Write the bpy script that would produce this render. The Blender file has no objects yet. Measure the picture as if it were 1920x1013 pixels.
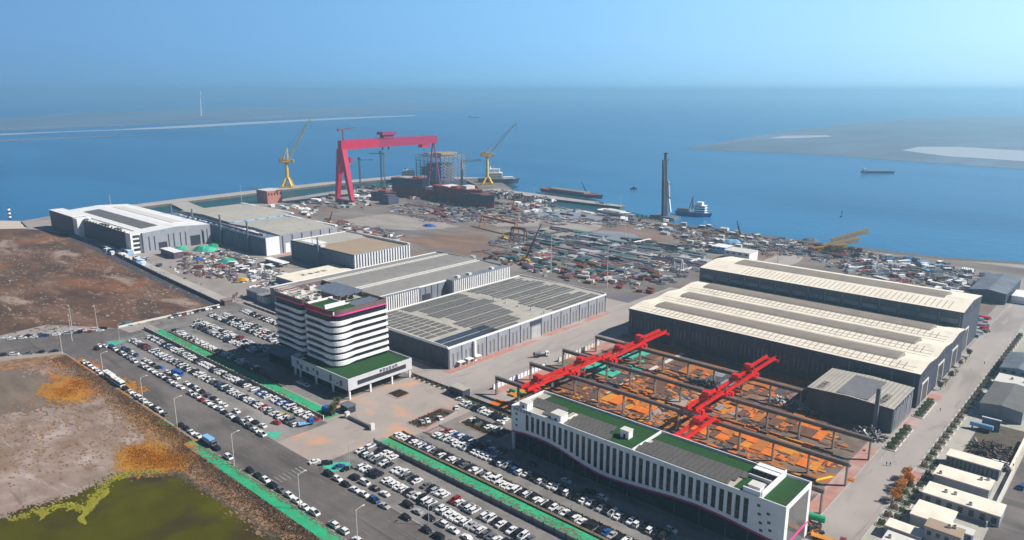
import bpy, math, random
from math import radians as R
from mathutils import Vector, Matrix
from mathutils.geometry import tessellate_polygon
rnd = random.Random(7)
S = bpy.context.scene
COL = S.collection

# ------------------------------------------------------------------ camera
FPX, HY, CAMZ, TH = 1388.0, 170.0, 150.0, R(42.1)
PITCH = math.atan((506.5 - HY) / FPX)
cd = bpy.data.cameras.new('camera'); cam = bpy.data.objects.new('camera', cd); COL.objects.link(cam)
cam.location = (0, 0, CAMZ); cam.rotation_euler = (R(90) - PITCH, 0, TH)
cd.sensor_width = 36; cd.lens = FPX / 1920 * 36; cd.clip_start = 1; cd.clip_end = 120000
S.camera = cam
# ------------------------------------------------------------------ sky, sun, exposure
SUNV = Vector((1.3, 1.0, 1.49)).normalized()
el = math.asin(SUNV.z)
w = bpy.data.worlds.new('World'); S.world = w; w.use_nodes = True
nt = w.node_tree; nt.nodes.clear()
sky = nt.nodes.new('ShaderNodeTexSky'); sky.sky_type = 'NISHITA'; sky.sun_disc = False
sky.sun_elevation = el; sky.sun_rotation = math.atan2(SUNV.x, SUNV.y)
sky.air_density = 1.0; sky.dust_density = 0.2; sky.ozone_density = 1.5; sky.altitude = 100
tint = nt.nodes.new('ShaderNodeMix'); tint.data_type = 'RGBA'; tint.blend_type = 'MULTIPLY'; tint.inputs[0].default_value = 1
tint.inputs[7].default_value = (0.13, 0.17, 0.30, 1)
# low band of hazy air, paler towards the sun's side
tc = nt.nodes.new('ShaderNodeTexCoord'); sx = nt.nodes.new('ShaderNodeSeparateXYZ'); nt.links.new(tc.outputs['Generated'], sx.inputs[0])
dt = nt.nodes.new('ShaderNodeVectorMath'); dt.operation = 'DOT_PRODUCT'; dt.inputs[1].default_value = (math.cos(R(37.6)), math.sin(R(37.6)), 0)
nt.links.new(tc.outputs['Generated'], dt.inputs[0])
az = nt.nodes.new('ShaderNodeValToRGB'); mr = nt.nodes.new('ShaderNodeMapRange'); mr.inputs[1].default_value = -1; mr.inputs[2].default_value = 1
nt.links.new(dt.outputs['Value'], mr.inputs[0]); nt.links.new(mr.outputs[0], az.inputs[0])
BAND = [(.18, (.150, .330, .60)), (.34, (.19, .43, .74)), (.5, (.265, .56, .90)), (.66, (.40, .72, 1.03)), (.80, (.60, .92, 1.15))]
az.color_ramp.elements[0].position = BAND[0][0]; az.color_ramp.elements[1].position = BAND[-1][0]
BK = 1.14 / (.10 * 2 ** .42)
for e, (p_, c_) in zip((az.color_ramp.elements[0], az.color_ramp.elements[1]), (BAND[0], BAND[-1])): e.color = (*c_, 1)
for p_, c_ in BAND[1:-1]: az.color_ramp.elements.new(p_).color = (*c_, 1)
bs = nt.nodes.new('ShaderNodeVectorMath'); bs.operation = 'SCALE'; bs.inputs['Scale'].default_value = BK; nt.links.new(az.outputs[0], bs.inputs[0])
hv = nt.nodes.new('ShaderNodeMapRange'); hv.inputs[1].default_value = .13; hv.inputs[2].default_value = .20; hv.inputs[3].default_value = 1; hv.inputs[4].default_value = 0
nt.links.new(sx.outputs['Z'], hv.inputs[0])
mxb = nt.nodes.new('ShaderNodeMix'); mxb.data_type = 'RGBA'; nt.links.new(hv.outputs[0], mxb.inputs[0])
bg = nt.nodes.new('ShaderNodeBackground'); bg.inputs[1].default_value = 0.10
ow = nt.nodes.new('ShaderNodeOutputWorld')
nt.links.new(sky.outputs[0], tint.inputs[6]); nt.links.new(tint.outputs[2], mxb.inputs[6])
lw = nt.nodes.new('ShaderNodeMapRange'); lw.inputs[1].default_value = 0; lw.inputs[2].default_value = .06; lw.inputs[3].default_value = 1; lw.inputs[4].default_value = 0
nt.links.new(sx.outputs['Z'], lw.inputs[0]); lm = nt.nodes.new('ShaderNodeMix'); lm.data_type = 'RGBA'; lm.blend_type = 'MULTIPLY'; lm.inputs[7].default_value = (.92, .93, .88, 1)
nt.links.new(lw.outputs[0], lm.inputs[0]); nt.links.new(bs.outputs[0], lm.inputs[6]); nt.links.new(lm.outputs[2], mxb.inputs[7])
nt.links.new(mxb.outputs[2], bg.inputs[0]); nt.links.new(bg.outputs[0], ow.inputs[0])
sd = bpy.data.lights.new('sun', 'SUN'); sd.energy = 5.0; sd.angle = R(0.5); sd.color = (1, 0.95, 0.87)
sun = bpy.data.objects.new('sun', sd); COL.objects.link(sun)
sun.rotation_euler = SUNV.to_track_quat('Z', 'Y').to_euler(); sun.location = (0, 0, 400)
S.view_settings.view_transform = 'Standard'; S.view_settings.look = 'None'
S.view_settings.exposure = 0.42; S.view_settings.gamma = 1
S.cycles.use_denoising = True; S.cycles.max_bounces = 6; S.cycles.volume_bounces = 3
S.cycles.sample_clamp_indirect = 6

# ------------------------------------------------------------------ helpers
cp, sp = math.cos(PITCH), math.sin(PITCH)
fw = (-math.sin(TH), math.cos(TH)); rt = (math.cos(TH), math.sin(TH))
def G(px, py, z=0.0):
    a = (px - 960) / FPX; b = -(py - 506.5) / FPX; f = cp + b * sp; zz = -sp + b * cp; t = (z - CAMZ) / zz
    return ((fw[0] * f + rt[0] * a) * t, (fw[1] * f + rt[1] * a) * t)

def mat(name, c, rough=0.7, metal=0.0, var=0.12, scale=0.3, c2=None, bump=0.0, streak=None, emit=0, spec=None):
    m = bpy.data.materials.new(name); m.use_nodes = True; n = m.node_tree; b = n.nodes['Principled BSDF']
    b.inputs['Roughness'].default_value = rough; b.inputs['Metallic'].default_value = metal
    if spec is not None: b.inputs['Specular IOR Level'].default_value = spec
    tc = n.nodes.new('ShaderNodeTexCoord'); src = tc.outputs['Object']
    if streak:
        mp = n.nodes.new('ShaderNodeMapping'); mp.inputs['Scale'].default_value = streak; n.links.new(src, mp.inputs[0]); src = mp.outputs[0]
    nz = n.nodes.new('ShaderNodeTexNoise'); nz.inputs['Scale'].default_value = scale; nz.inputs['Detail'].default_value = 8
    nz.inputs['Roughness'].default_value = 0.65
    n.links.new(src, nz.inputs['Vector'])
    cr = n.nodes.new('ShaderNodeValToRGB'); n.links.new(nz.outputs['Fac'], cr.inputs[0])
    if c2 is None:
        lo = tuple(max(0, v * (1 - var)) for v in c); hi = tuple(min(1, v * (1 + var)) for v in c)
    else: lo, hi = c, c2
    cr.color_ramp.elements[0].position = 0.32; cr.color_ramp.elements[1].position = 0.68
    cr.color_ramp.elements[0].color = (*lo, 1); cr.color_ramp.elements[1].color = (*hi, 1)
    n.links.new(cr.outputs[0], b.inputs['Base Color'])
    if bump:
        bp = n.nodes.new('ShaderNodeBump'); bp.inputs['Strength'].default_value = 0.6; bp.inputs['Distance'].default_value = bump
        n.links.new(nz.outputs['Fac'], bp.inputs['Height']); n.links.new(bp.outputs[0], b.inputs['Normal'])
    m['ramp'] = cr.name
    return m
def addstops(m, stops):
    cr = m.node_tree.nodes[m['ramp']].color_ramp
    cr.elements[0].position = stops[0][0]; cr.elements[0].color = (*stops[0][1], 1)
    cr.elements[1].position = stops[-1][0]; cr.elements[1].color = (*stops[-1][1], 1)
    for p, c in stops[1:-1]:
        e = cr.elements.new(p); e.color = (*c, 1)
def patches(m, col, scale, lo, hi, streak=None, amt=1.0):
    """blend a second colour over a material in noise-shaped patches"""
    n = m.node_tree; b = n.nodes['Principled BSDF']; prev = b.inputs['Base Color'].links[0].from_socket
    tc = n.nodes.new('ShaderNodeTexCoord'); src = tc.outputs['Object']
    mp = n.nodes.new('ShaderNodeMapping'); mp.inputs['Location'].default_value = (rnd.uniform(0, 900), rnd.uniform(0, 900), 3)
    if streak: mp.inputs['Scale'].default_value = streak
    n.links.new(src, mp.inputs[0])
    nz = n.nodes.new('ShaderNodeTexNoise'); nz.inputs['Scale'].default_value = scale; nz.inputs['Detail'].default_value = 6; nz.inputs['Distortion'].default_value = 0.6
    n.links.new(mp.outputs[0], nz.inputs['Vector'])
    mr = n.nodes.new('ShaderNodeMapRange'); mr.inputs[1].default_value = lo; mr.inputs[2].default_value = hi; mr.inputs[4].default_value = amt
    n.links.new(nz.outputs['Fac'], mr.inputs[0])
    mx = n.nodes.new('ShaderNodeMix'); mx.data_type = 'RGBA'; mx.inputs[7].default_value = (*col, 1)
    n.links.new(mr.outputs[0], mx.inputs[0]); n.links.new(prev, mx.inputs[6]); n.links.new(mx.outputs[2], b.inputs['Base Color'])
    return m

M = {}
def mk(k, *a, **kw): M[k] = mat(k, *a, **kw); return M[k]
mk('asphalt', (.115, .10, .096), .9, var=.3, scale=.06)
patches(M['asphalt'], (.20, .175, .165), .03, .5, .7, (.25, 1, 1)); patches(M['asphalt'], (.065, .06, .06), .05, .56, .66, (.3, 1.5, 1), .7)
mk('lot', (.20, .185, .175), .9, var=.2, scale=.1); patches(M['lot'], (.12, .11, .108), .05, .5, .66); patches(M['lot'], (.27, .25, .24), .03, .55, .68, (.3, 1, 1))
mk('concrete', (.31, .27, .25), .9, var=.12, scale=.04); patches(M['concrete'], (.23, .20, .185), .03, .5, .72)
patches(M['concrete'], (.37, .335, .31), .3, .6, .75)
mk('yardfloor', (.15, .115, .095), .9, var=.35, scale=.15); patches(M['yardfloor'], (.32, .28, .255), .04, .56, .66); patches(M['yardfloor'], (.36, .12, .025), .07, .47, .60)
mk('plaza', (.345, .295, .265), .9, var=.08, scale=.06); patches(M['plaza'], (.56, .30, .18), .045, .54, .68); patches(M['plaza'], (.25, .23, .22), .06, .56, .7, None, .7)
mk('street', (.345, .305, .285), .9, var=.07, scale=.05); patches(M['street'], (.25, .22, .205), .06, .5, .66, (1, .2, 1)); patches(M['street'], (.40, .36, .335), .2, .6, .7, (1, .1, 1)); patches(M['street'], (.22, .205, .2), .12, .62, .7, (1, .35, 1), .6)
mk('redpave', (.40, .20, .165), .9, var=.15, scale=.3); patches(M['redpave'], (.40,.34,.31), .12, .5, .66, (1,.4,1), .9); mk('bluepave', (.2, .36, .6), .9); mk('kerb', (.42, .4, .38), .9)
mk('yellowpaint', (.7, .5, .05), .8); mk('whitepaint', (.7, .7, .68), .8); mk('wornyellow', (.24,.19,.10), .9, var=.4, scale=.5); mk('wornwhite', (.24,.235,.23), .9, var=.5, scale=.6)
mk('field', (.12, .065, .045), .95, scale=.035, bump=1.0, streak=(.5, 1.2, 1))
addstops(M['field'], [(.3, (.045, .024, .015)), (.45, (.09, .042, .022)), (.56, (.14, .068, .036)), (.72, (.22, .14, .10))])
patches(M['field'], (.24, .085, .022), .014, .54, .66, None, .75); patches(M['field'], (.035, .022, .018), .02, .54, .66, (.5, 1.3, 1), .8)
patches(M['field'], (.36, .27, .22), .02, .60, .68, (.6, 1.6, 1), .8); patches(M['field'], (.30, .20, .15), .10, .60, .68, (.5, 1.4, 1), .6); patches(M['field'], (.05, .03, .025), .16, .60, .68, (.5, 1.4, 1), .6)
for n_ in M['field'].node_tree.nodes:
    if n_.type == 'MAPPING': n_.inputs['Rotation'].default_value = (0, 0, R(-42))
mk('yard', (.20, .165, .15), .95, scale=.02, streak=(.5, 1.3, 1), bump=.3)
addstops(M['yard'], [(.28, (.09, .075, .075)), (.45, (.16, .132, .12)), (.6, (.23, .20, .18)), (.75, (.31, .275, .25))])
patches(M['yard'], (.20, .12, .085), .008, .52, .66); patches(M['yard'], (.10, .10, .13), .01, .55, .7, (.4, 1.2, 1))
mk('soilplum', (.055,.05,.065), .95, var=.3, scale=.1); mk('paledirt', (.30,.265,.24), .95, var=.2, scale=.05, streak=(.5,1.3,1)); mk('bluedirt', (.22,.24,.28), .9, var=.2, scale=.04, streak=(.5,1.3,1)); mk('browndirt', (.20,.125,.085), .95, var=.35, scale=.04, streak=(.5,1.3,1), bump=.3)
mk('quay', (.38, .35, .325), .9, var=.12, scale=.03); mk('rock', (.12, .105, .095), .95, scale=.5, bump=.6, var=.5)
mk('greennet', (.01, .30, .14), .8, c2=(.03, .42, .20), scale=.12, bump=.15); patches(M['greennet'], (.08, .26, .10), .05, .55, .68)
mk('tealnet', (.03, .36, .24), .8, c2=(.08, .5, .34), scale=.3, bump=.3)
mk('lawn', (.004, .046, .006), .95, c2=(.008, .072, .009), scale=.4, bump=.1)
mk('sand', (.27, .215, .19), .95, scale=.05, bump=.3)
addstops(M['sand'], [(.3, (.17, .12, .09)), (.5, (.27, .20, .165)), (.7, (.42, .35, .32))]); patches(M['sand'], (.14, .10, .07), .16, .58, .7, (.5, 1.6, 1), .7); patches(M['sand'], (.48,.42,.39), .08, .6, .72, (.4, 1.8, 1), .7)
patches(M['sand'], (.22, .15, .105), .03, .5, .68, (.6, 1.5, 1))
mk('bank', (.22, .13, .075), .95, scale=.25, bump=.6)
addstops(M['bank'], [(.3, (.10, .055, .03)), (.5, (.23, .125, .06)), (.72, (.36, .25, .17))])
mk('orangegrass', (.30, .12, .01), .95, c2=(.42, .20, .015), scale=.15, bump=.5); mk('limegrass', (.16, .15, .006), .9, c2=(.3, .28, .02), scale=.4, bump=.3)
mk('pond', (.050, .040, .003), .55, c2=(.085, .085, .003), scale=.035, spec=.12); patches(M['pond'], (.045, .032, .014), .03, .5, .62)
mk('greywater', (.13, .10, .08), .7, spec=.1, c2=(.21, .165, .13), scale=.07, streak=(.5, 1.6, 1))
mk('sandbank', (.10, .15, .21), .95, var=.35, scale=.004, streak=(1, .35, 1)); mk('paleflat', (.33, .37, .42), .9); mk('drysand', (.52, .44, .38), .95)  # sandbank blue stands in for distance haze, put into the base colour
mk('darkpanel', (.045, .05, .065), .35, .2, var=.2); mk('navywall', (.036, .044, .076), .6, var=.15, scale=.2)
mk('greywall', (.30, .31, .35), .6, var=.07); mk('bluewall', (.14, .20, .30), .6, var=.12); mk('midwall', (.2, .215, .26), .6, var=.1)
mk('white', (.82, .82, .82), .5, var=.04); mk('offwhite', (.62, .60, .56), .6, var=.06); mk('podiumstone', (.56,.56,.58), .6, var=.06); mk('cream', (.80, .73, .61), .7, var=.06, scale=.15, streak=(1, .3, 1))
mk('taupe', (.24, .205, .175), .75, var=.08, scale=.1); mk('roofgrey', (.26, .245, .23), .7, var=.07, scale=.05, streak=(1, .1, 1))
mk('panelgrey', (.15, .14, .13), .45, var=.1, scale=.2); mk('solar', (.06, .075, .11), .25, .2, var=.15); mk('solarb', (.20, .24, .31), .3, .2, var=.1)
mk('rooftan', (.34, .255, .18), .8, var=.08, scale=.06); mk('roofbeige', (.40, .375, .33), .8, var=.06, scale=.05)
mk('glass', (.012, .017, .028), .15, .1, var=.2); mk('glassgrey', (.15, .15, .15), .15, .3); mk('pink', (.42, .012, .14), .5, var=.08); mk('pinkbright', (.75, .06, .28), .5)
mk('brownwall', (.15, .10, .09), .6); mk('red', (.62, .012, .008), .45, var=.12, scale=.4); mk('darkred', (.20, .02, .02), .5); mk('craneRose', (.50, .004, .055), .45, var=.06)
mk('purple', (.28, .03, .13), .5); mk('yellow', (.72, .42, .02), .5, var=.1); mk('paleyellow', (.62, .52, .22), .6); mk('steelgrey', (.22, .22, .23), .5, .3)
mk('palesteel', (.48, .49, .5), .5, .2); mk('darksteel', (.05, .05, .055), .6, .2); mk('blue', (.02, .11, .40), .5); mk('lightblue', (.22, .45, .70), .5)
mk('rust1', (.52, .11, .008), .85, c2=(.72, .19, .012), scale=.5); mk('rust2', (.33, .11, .025), .85, c2=(.45, .16, .03), scale=.5); mk('rust3', (.13, .06, .035), .85, var=.3, scale=.5)
mk('rust4', (.56, .22, .02), .85, var=.15, scale=.5); mk('scrap', (.10, .095, .11), .6, .3, var=.5, scale=1.2); mk('scraplight', (.32, .32, .34), .6, .3, var=.4)
mk('hullred', (.23, .045, .035), .8, var=.35, scale=.15); mk('hulldark', (.05, .055, .10), .7, var=.25, scale=.1); mk('brick', (.45, .16, .13), .8)
mk('leaf', (.035, .075, .018), .9, c2=(.07, .12, .03), scale=1.5); mk('drytwig', (.12, .085, .05), .9, c2=(.2, .15, .09), scale=1.5); mk('autumn', (.5, .16, .01), .9, c2=(.7, .38, .03), scale=1.5)
mk('trunk', (.08, .06, .045), .9); mk('tyre', (.02, .02, .02), .8); mk('skin', (.5, .32, .24), .6); mk('cloth', (.05, .06, .12), .9); mk('soil', (.09, .07, .05), .95, var=.3, scale=.3)
mk('teal', (.045, .12, .125), .8, var=.3); mk('plum', (.10, .06, .09), .7, var=.3); mk('slate', (.12, .14, .18), .7, var=.3, scale=.1); mk('tan', (.34, .25, .17), .8, var=.2, scale=.1)
CARC = dict(white=(.80, .80, .80), black=(.02, .02, .025), silver=(.42, .43, .45), grey=(.14, .145, .16), red=(.33, .015, .02), blue=(.03, .09, .28), yellow=(.6, .5, .02))
for k, c in CARC.items(): mk('car_' + k, c, .3, .1, var=.03)

for k_,c_,a_ in (('red',(.28,.02,.015),.7),('craneRose',(.30,.01,.06),.5),('white',(.62,.60,.57),.45),('navywall',(.07,.08,.115),.6),('greywall',(.2,.2,.22),.6),('cream',(.60,.53,.43),.6),('roofgrey',(.17,.16,.15),.6),('bluewall',(.07,.09,.13),.6),('taupe',(.15,.12,.10),.5),('roofbeige',(.25,.23,.2),.5),('lawn',(.022,.05,.01),.7),('midwall',(.11,.12,.15),.5),('panelgrey',(.10,.095,.09),.5),('kerb',(.2,.19,.18),.6)):
    patches(M[k_],c_,.14,.5,.72,(1,1,.35),a_)
patches(M['street'],(.17,.155,.15),.9,.62,.72,(.6,.03,1),.55); patches(M['asphalt'],(.05,.047,.047),.9,.60,.70,(.02,.7,1),.5); patches(M['lot'],(.09,.085,.085),.35,.62,.7,None,.6)
patches(M['greennet'],(.10,.24,.12),.25,.55,.68,None,.6); patches(M['greennet'],(.02,.17,.09),.6,.58,.7,None,.6)
class MB:
    def __init__(s): s.v = []; s.f = []; s.m = []; s.ms = []
    def mi(s, m):
        m = M[m] if isinstance(m, str) else m
        if m not in s.ms: s.ms.append(m)
        return s.ms.index(m)
    def add(s, vs, fs, m):
        o = len(s.v); i = s.mi(m); s.v += [tuple(v) for v in vs]
        for f in fs: s.f.append([o + k for k in f]); s.m.append(i)
        return s
    def box(s, x0, x1, y0, y1, z0, z1, m='white'):
        return s.add([(x0,y0,z0),(x1,y0,z0),(x1,y1,z0),(x0,y1,z0),(x0,y0,z1),(x1,y0,z1),(x1,y1,z1),(x0,y1,z1)],
                     [(0,3,2,1),(4,5,6,7),(0,1,5,4),(1,2,6,5),(2,3,7,6),(3,0,4,7)], m)
    def prism(s, pts, z0, z1, m='white', mtop=None):
        n = len(pts)
        ar = sum(pts[i][0]*pts[(i+1)%n][1]-pts[(i+1)%n][0]*pts[i][1] for i in range(n))
        if ar < 0: pts = pts[::-1]
        s.add([(x,y,z0) for x,y in pts]+[(x,y,z1) for x,y in pts], [(i,(i+1)%n,n+(i+1)%n,n+i) for i in range(n)], m)
        tri = tessellate_polygon([[Vector((x,y,0)) for x,y in pts]])
        ts = []
        for t in tri:
            a,b,c = [pts[i] for i in t]
            ts.append(t if (b[0]-a[0])*(c[1]-a[1])-(c[0]-a[0])*(b[1]-a[1]) > 0 else t[::-1])
        s.add([(x,y,z1) for x,y in pts], ts, mtop or m); s.add([(x,y,z0) for x,y in pts], [t[::-1] for t in ts], m)
        return s
    def bar(s, p, q, a=.3, m='white', b=None, n=4):
        p, q = Vector(p), Vector(q); d = (q-p).normalized(); b = a if b is None else b
        up = Vector((0,0,1)) if abs(d.z) < .95 else Vector((1,0,0))
        u = d.cross(up).normalized(); w_ = u.cross(d)
        vs = []
        for c, r in ((p,a),(q,b)):
            for k in range(n):
                t = 2*math.pi*(k+.5)/n; vs.append(c+(u*math.cos(t)+w_*math.sin(t))*r*(1.414/2 if n==4 else .5))
        return s.add(vs, [tuple(range(n))[::-1], tuple(range(n,2*n))]+[(k,(k+1)%n,n+(k+1)%n,n+k) for k in range(n)], m)
    def cyl(s, x, y, z0, z1, r, m='white', r2=None, n=12): return s.bar((x,y,z0),(x,y,z1),2*r,m,None if r2 is None else 2*r2,n)
    def gable(s, x0, x1, y0, y1, z0, z1, zr, m='white', mroof='cream', ax='x'):
        """walls z0..z1, gable roof to zr, ridge along ax"""
        if ax == 'x':
            ym=(y0+y1)/2
            s.add([(x0,y0,z0),(x1,y0,z0),(x1,y0,z1),(x0,y0,z1)],[(0,1,2,3)],m); s.add([(x1,y1,z0),(x0,y1,z0),(x0,y1,z1),(x1,y1,z1)],[(0,1,2,3)],m)
            s.add([(x1,y0,z0),(x1,y1,z0),(x1,y1,z1),(x1,ym,zr),(x1,y0,z1)],[(0,1,2,3,4)],m); s.add([(x0,y1,z0),(x0,y0,z0),(x0,y0,z1),(x0,ym,zr),(x0,y1,z1)],[(0,1,2,3,4)],m)
            s.add([(x0,y0,z1),(x1,y0,z1),(x1,ym,zr),(x0,ym,zr)],[(0,1,2,3)],mroof); s.add([(x0,ym,zr),(x1,ym,zr),(x1,y1,z1),(x0,y1,z1)],[(0,1,2,3)],mroof)
        else:
            xm=(x0+x1)/2
            s.add([(x0,y0,z0),(x1,y0,z0),(x1,y0,z1),(xm,y0,zr),(x0,y0,z1)],[(0,1,2,3,4)],m); s.add([(x1,y1,z0),(x0,y1,z0),(x0,y1,z1),(xm,y1,zr),(x1,y1,z1)],[(0,1,2,3,4)],m)
            s.add([(x1,y0,z0),(x1,y1,z0),(x1,y1,z1),(x1,y0,z1)],[(0,1,2,3)],m); s.add([(x0,y1,z0),(x0,y0,z0),(x0,y0,z1),(x0,y1,z1)],[(0,1,2,3)],m)
            s.add([(x1,y0,z1),(x1,y1,z1),(xm,y1,zr),(xm,y0,zr)],[(0,1,2,3)],mroof); s.add([(xm,y0,zr),(xm,y1,zr),(x0,y1,z1),(x0,y0,z1)],[(0,1,2,3)],mroof)
        return s
    def leaves(s, x, y, z, rx, ry, rz, n, size, m, rg=rnd):
        for _ in range(n):
            while True:
                a,b,c = rg.uniform(-1,1),rg.uniform(-1,1),rg.uniform(-1,1)
                if .15 < a*a+b*b+c*c < 1: break
            c0 = Vector((x+a*rx,y+b*ry,z+c*rz)); u = Vector((rg.gauss(0,1),rg.gauss(0,1),rg.gauss(0,1))).normalized(); v = u.orthogonal().normalized()
            k = size*rg.uniform(.6,1.4)
            s.add([c0-u*k,c0+v*k*.7,c0+u*k,c0-v*k*.7],[(0,1,2,3)],m)
        return s
    def build(s, name, parent=None, smooth=False, bevel=0):
        o_ = Vector((0,0,0)); q_ = parent
        while q_: o_ = o_ + q_.location; q_ = q_.parent
        me = bpy.data.meshes.new(name); me.from_pydata([(v[0]-o_.x,v[1]-o_.y,v[2]-o_.z) for v in s.v],[],s.f)
        for m in s.ms: me.materials.append(m)
        me.polygons.foreach_set('material_index', s.m)
        if smooth: me.polygons.foreach_set('use_smooth',[True]*len(me.polygons))
        me.update()
        ob = bpy.data.objects.new(name, me); COL.objects.link(ob)
        if parent: ob.parent = parent
        return ob
def tag(o, label, cat, group=None, kind=None):
    if label: o['label'] = label
    if cat: o['category'] = cat
    if group: o['group'] = group
    if kind: o['kind'] = kind
    return o
def thing(name, label, cat, loc=(0,0,0), group=None):
    o = bpy.data.objects.new(name, None); COL.objects.link(o); o.location = loc; o.empty_display_size = 2
    return tag(o, label, cat, group)
def copy_tree(o, parent=None):
    c = o.copy(); COL.objects.link(c)
    if parent: c.parent = parent
    for ch in o.children: copy_tree(ch, c)
    return c
def put(proto, x, y, rz, label=None, group=None, z=0, sc=1):
    c = copy_tree(proto); c.location = (x,y,z); c.rotation_euler = (0,0,rz); c.scale = (sc,sc,sc)
    if label: c['label'] = label
    if group: c['group'] = group
    return c
def drop(proto):
    for ch in list(proto.children): drop(ch)
    bpy.data.objects.remove(proto)
def fract(pts, it=4, amp=.14, rg=None):
    rg = rg or random.Random(3)
    for _ in range(it):
        q = []
        for i,p in enumerate(pts):
            r = pts[(i+1)%len(pts)]; dx,dy = r[0]-p[0],r[1]-p[1]; k = rg.uniform(-amp,amp)
            q += [p,((p[0]+r[0])/2-dy*k,(p[1]+r[1])/2+dx*k)]
        pts = q
    return pts
def sheet(name, pts, z, m, label=None):
    """flat ground sheet"""
    mb = MB(); tri = tessellate_polygon([[Vector((x,y,0)) for x,y in pts]]); ts=[]
    for t in tri:
        a,b,c=[pts[i] for i in t]; ts.append(t if (b[0]-a[0])*(c[1]-a[1])-(c[0]-a[0])*(b[1]-a[1])>0 else t[::-1])
    mb.add([(x,y,z) for x,y in pts], ts, m); o = mb.build(name); o['kind']='structure'
    if label: o['label']=label
    return o
def rsheet(name,x0,x1,y0,y1,z,m,label=None): return sheet(name,[(x0,y0),(x1,y0),(x1,y1),(x0,y1)],z,m,label)
def slab(name,x0,x1,y0,y1,z,m): o=MB().box(x0,x1,y0,y1,-.1,z,m).build(name); o['kind']='structure'; return o
ORD = ['first','second','third','fourth','fifth','sixth','seventh','eighth','ninth','tenth','eleventh','twelfth','thirteenth','fourteenth','fifteenth','sixteenth','seventeenth','eighteenth','nineteenth']
TENS = ['','','twenty','thirty','forty','fifty','sixty','seventy']
def ordw(i):
    if i < 19: return ORD[i]
    n=i+1
    return TENS[n//10][:-1]+'ieth' if n%10==0 else TENS[n//10]+'-'+ORD[n%10-1]

# ------------------------------------------------------------------ water, ground
def water_mat():
    m = bpy.data.materials.new('seawater'); m.use_nodes=True; n=m.node_tree; b=n.nodes['Principled BSDF']
    b.inputs['Base Color'].default_value=(.012,.085,.17,1); b.inputs['Roughness'].default_value=.28; b.inputs['IOR'].default_value=1.33
    tc=n.nodes.new('ShaderNodeTexCoord'); nz=n.nodes.new('ShaderNodeTexNoise'); nz.inputs['Scale'].default_value=.09; nz.inputs['Detail'].default_value=8
    mp=n.nodes.new('ShaderNodeMapping'); mp.inputs['Scale'].default_value=(1,.6,1); n.links.new(tc.outputs['Object'],mp.inputs[0]); n.links.new(mp.outputs[0],nz.inputs['Vector'])
    bp=n.nodes.new('ShaderNodeBump'); bp.inputs['Strength'].default_value=.5; bp.inputs['Distance'].default_value=1.0
    n.links.new(nz.outputs['Fac'],bp.inputs['Height']); n.links.new(bp.outputs[0],b.inputs['Normal'])
    n2=n.nodes.new('ShaderNodeTexNoise'); n2.inputs['Scale'].default_value=.004; n2.inputs['Detail'].default_value=7; n2.inputs['Distortion'].default_value=.8; m3=n.nodes.new('ShaderNodeMapping'); m3.inputs['Rotation'].default_value=(0,0,R(-30)); m3.inputs['Scale'].default_value=(.25,1,1); n.links.new(tc.outputs['Object'],m3.inputs[0]); n.links.new(m3.outputs[0],n2.inputs['Vector'])
    cr=n.nodes.new('ShaderNodeValToRGB'); cr.color_ramp.elements[0].position=.3; cr.color_ramp.elements[1].position=.7
    cr.color_ramp.elements[0].color=(.012,.11,.26,1); cr.color_ramp.elements[1].color=(.026,.175,.36,1)
    n.links.new(n2.outputs['Fac'],cr.inputs[0]); n.links.new(cr.outputs[0],b.inputs['Base Color'])
    return m
M['sea']=water_mat()
mb=MB(); L=42000; n=48
mb.add([(L*math.cos(2*math.pi*k/n),L*math.sin(2*math.pi*k/n),-2.5) for k in range(n)],[tuple(range(n))],'sea'); o=mb.build('sea_water'); o['kind']='structure'
mk('basin', (.012, .06, .075), .4, c2=(.02, .085, .10), scale=.01, spec=.2)
for q in ([(-1045,330),(-1045,700),(-1040,850),(-880,950),(-800,900),(-700,700),(-880,262),(-1000,300)],[(-810,700),(-810,815),(-545,817),(-440,770),(-440,700)]): sheet('basin_water',q,-2.42,'basin')
# mainland, cut by the basins
coast=[(500,900),(-60,800),(-150,765),(-240,756),(-380,753),(-450,760),(-560,765),(-640,753),(-735,775),(-775,790),(-905,780),(-965,675),(-945,560),(-925,440),(-905,330),(-880,262),
       (-935,262),(-1005,330),(-1030,300),(-1010,252),(-950,243),(-960,215),(-1000,190),(-1400,-100),(-1700,-900),(1400,-900),(1400,900)]
c2=fract(coast[:6],2,.03)+coast[6:]
mb=MB(); mb.prism(coast,-4,0,'rock','concrete'); o=mb.build('ground'); o['kind']='structure'
# breakwater quays beyond the basins
mb=MB(); mb.prism([(-1010,335),(-1035,330),(-1052,460),(-1065,700),(-1050,860),(-905,945),(-880,935),(-1015,840),(-1035,700),(-1020,470)],-4,.6,'rock','quay'); o=mb.build('breakwater_quay'); o['kind']='structure'
mb=MB(); mb.prism([(-1036,435),(-935,415),(-925,440),(-1036,458)],-4,.4,'rock','quay'); o=mb.build('cross_quay'); o['kind']='structure'
mb=MB(); mb.prism([(-800,812),(-795,842),(-690,838),(-545,828),(-545,816),(-680,812)],-4,.8,'rock','quay'); o=mb.build('finger_pier'); o['kind']='structure'
mb=MB(); mb.prism([(-905,945),(-880,935),(-760,845),(-800,812),(-860,860),(-930,900)],-4,.7,'rock','yard'); o=mb.build('dock_apron'); o['kind']='structure'

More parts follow.
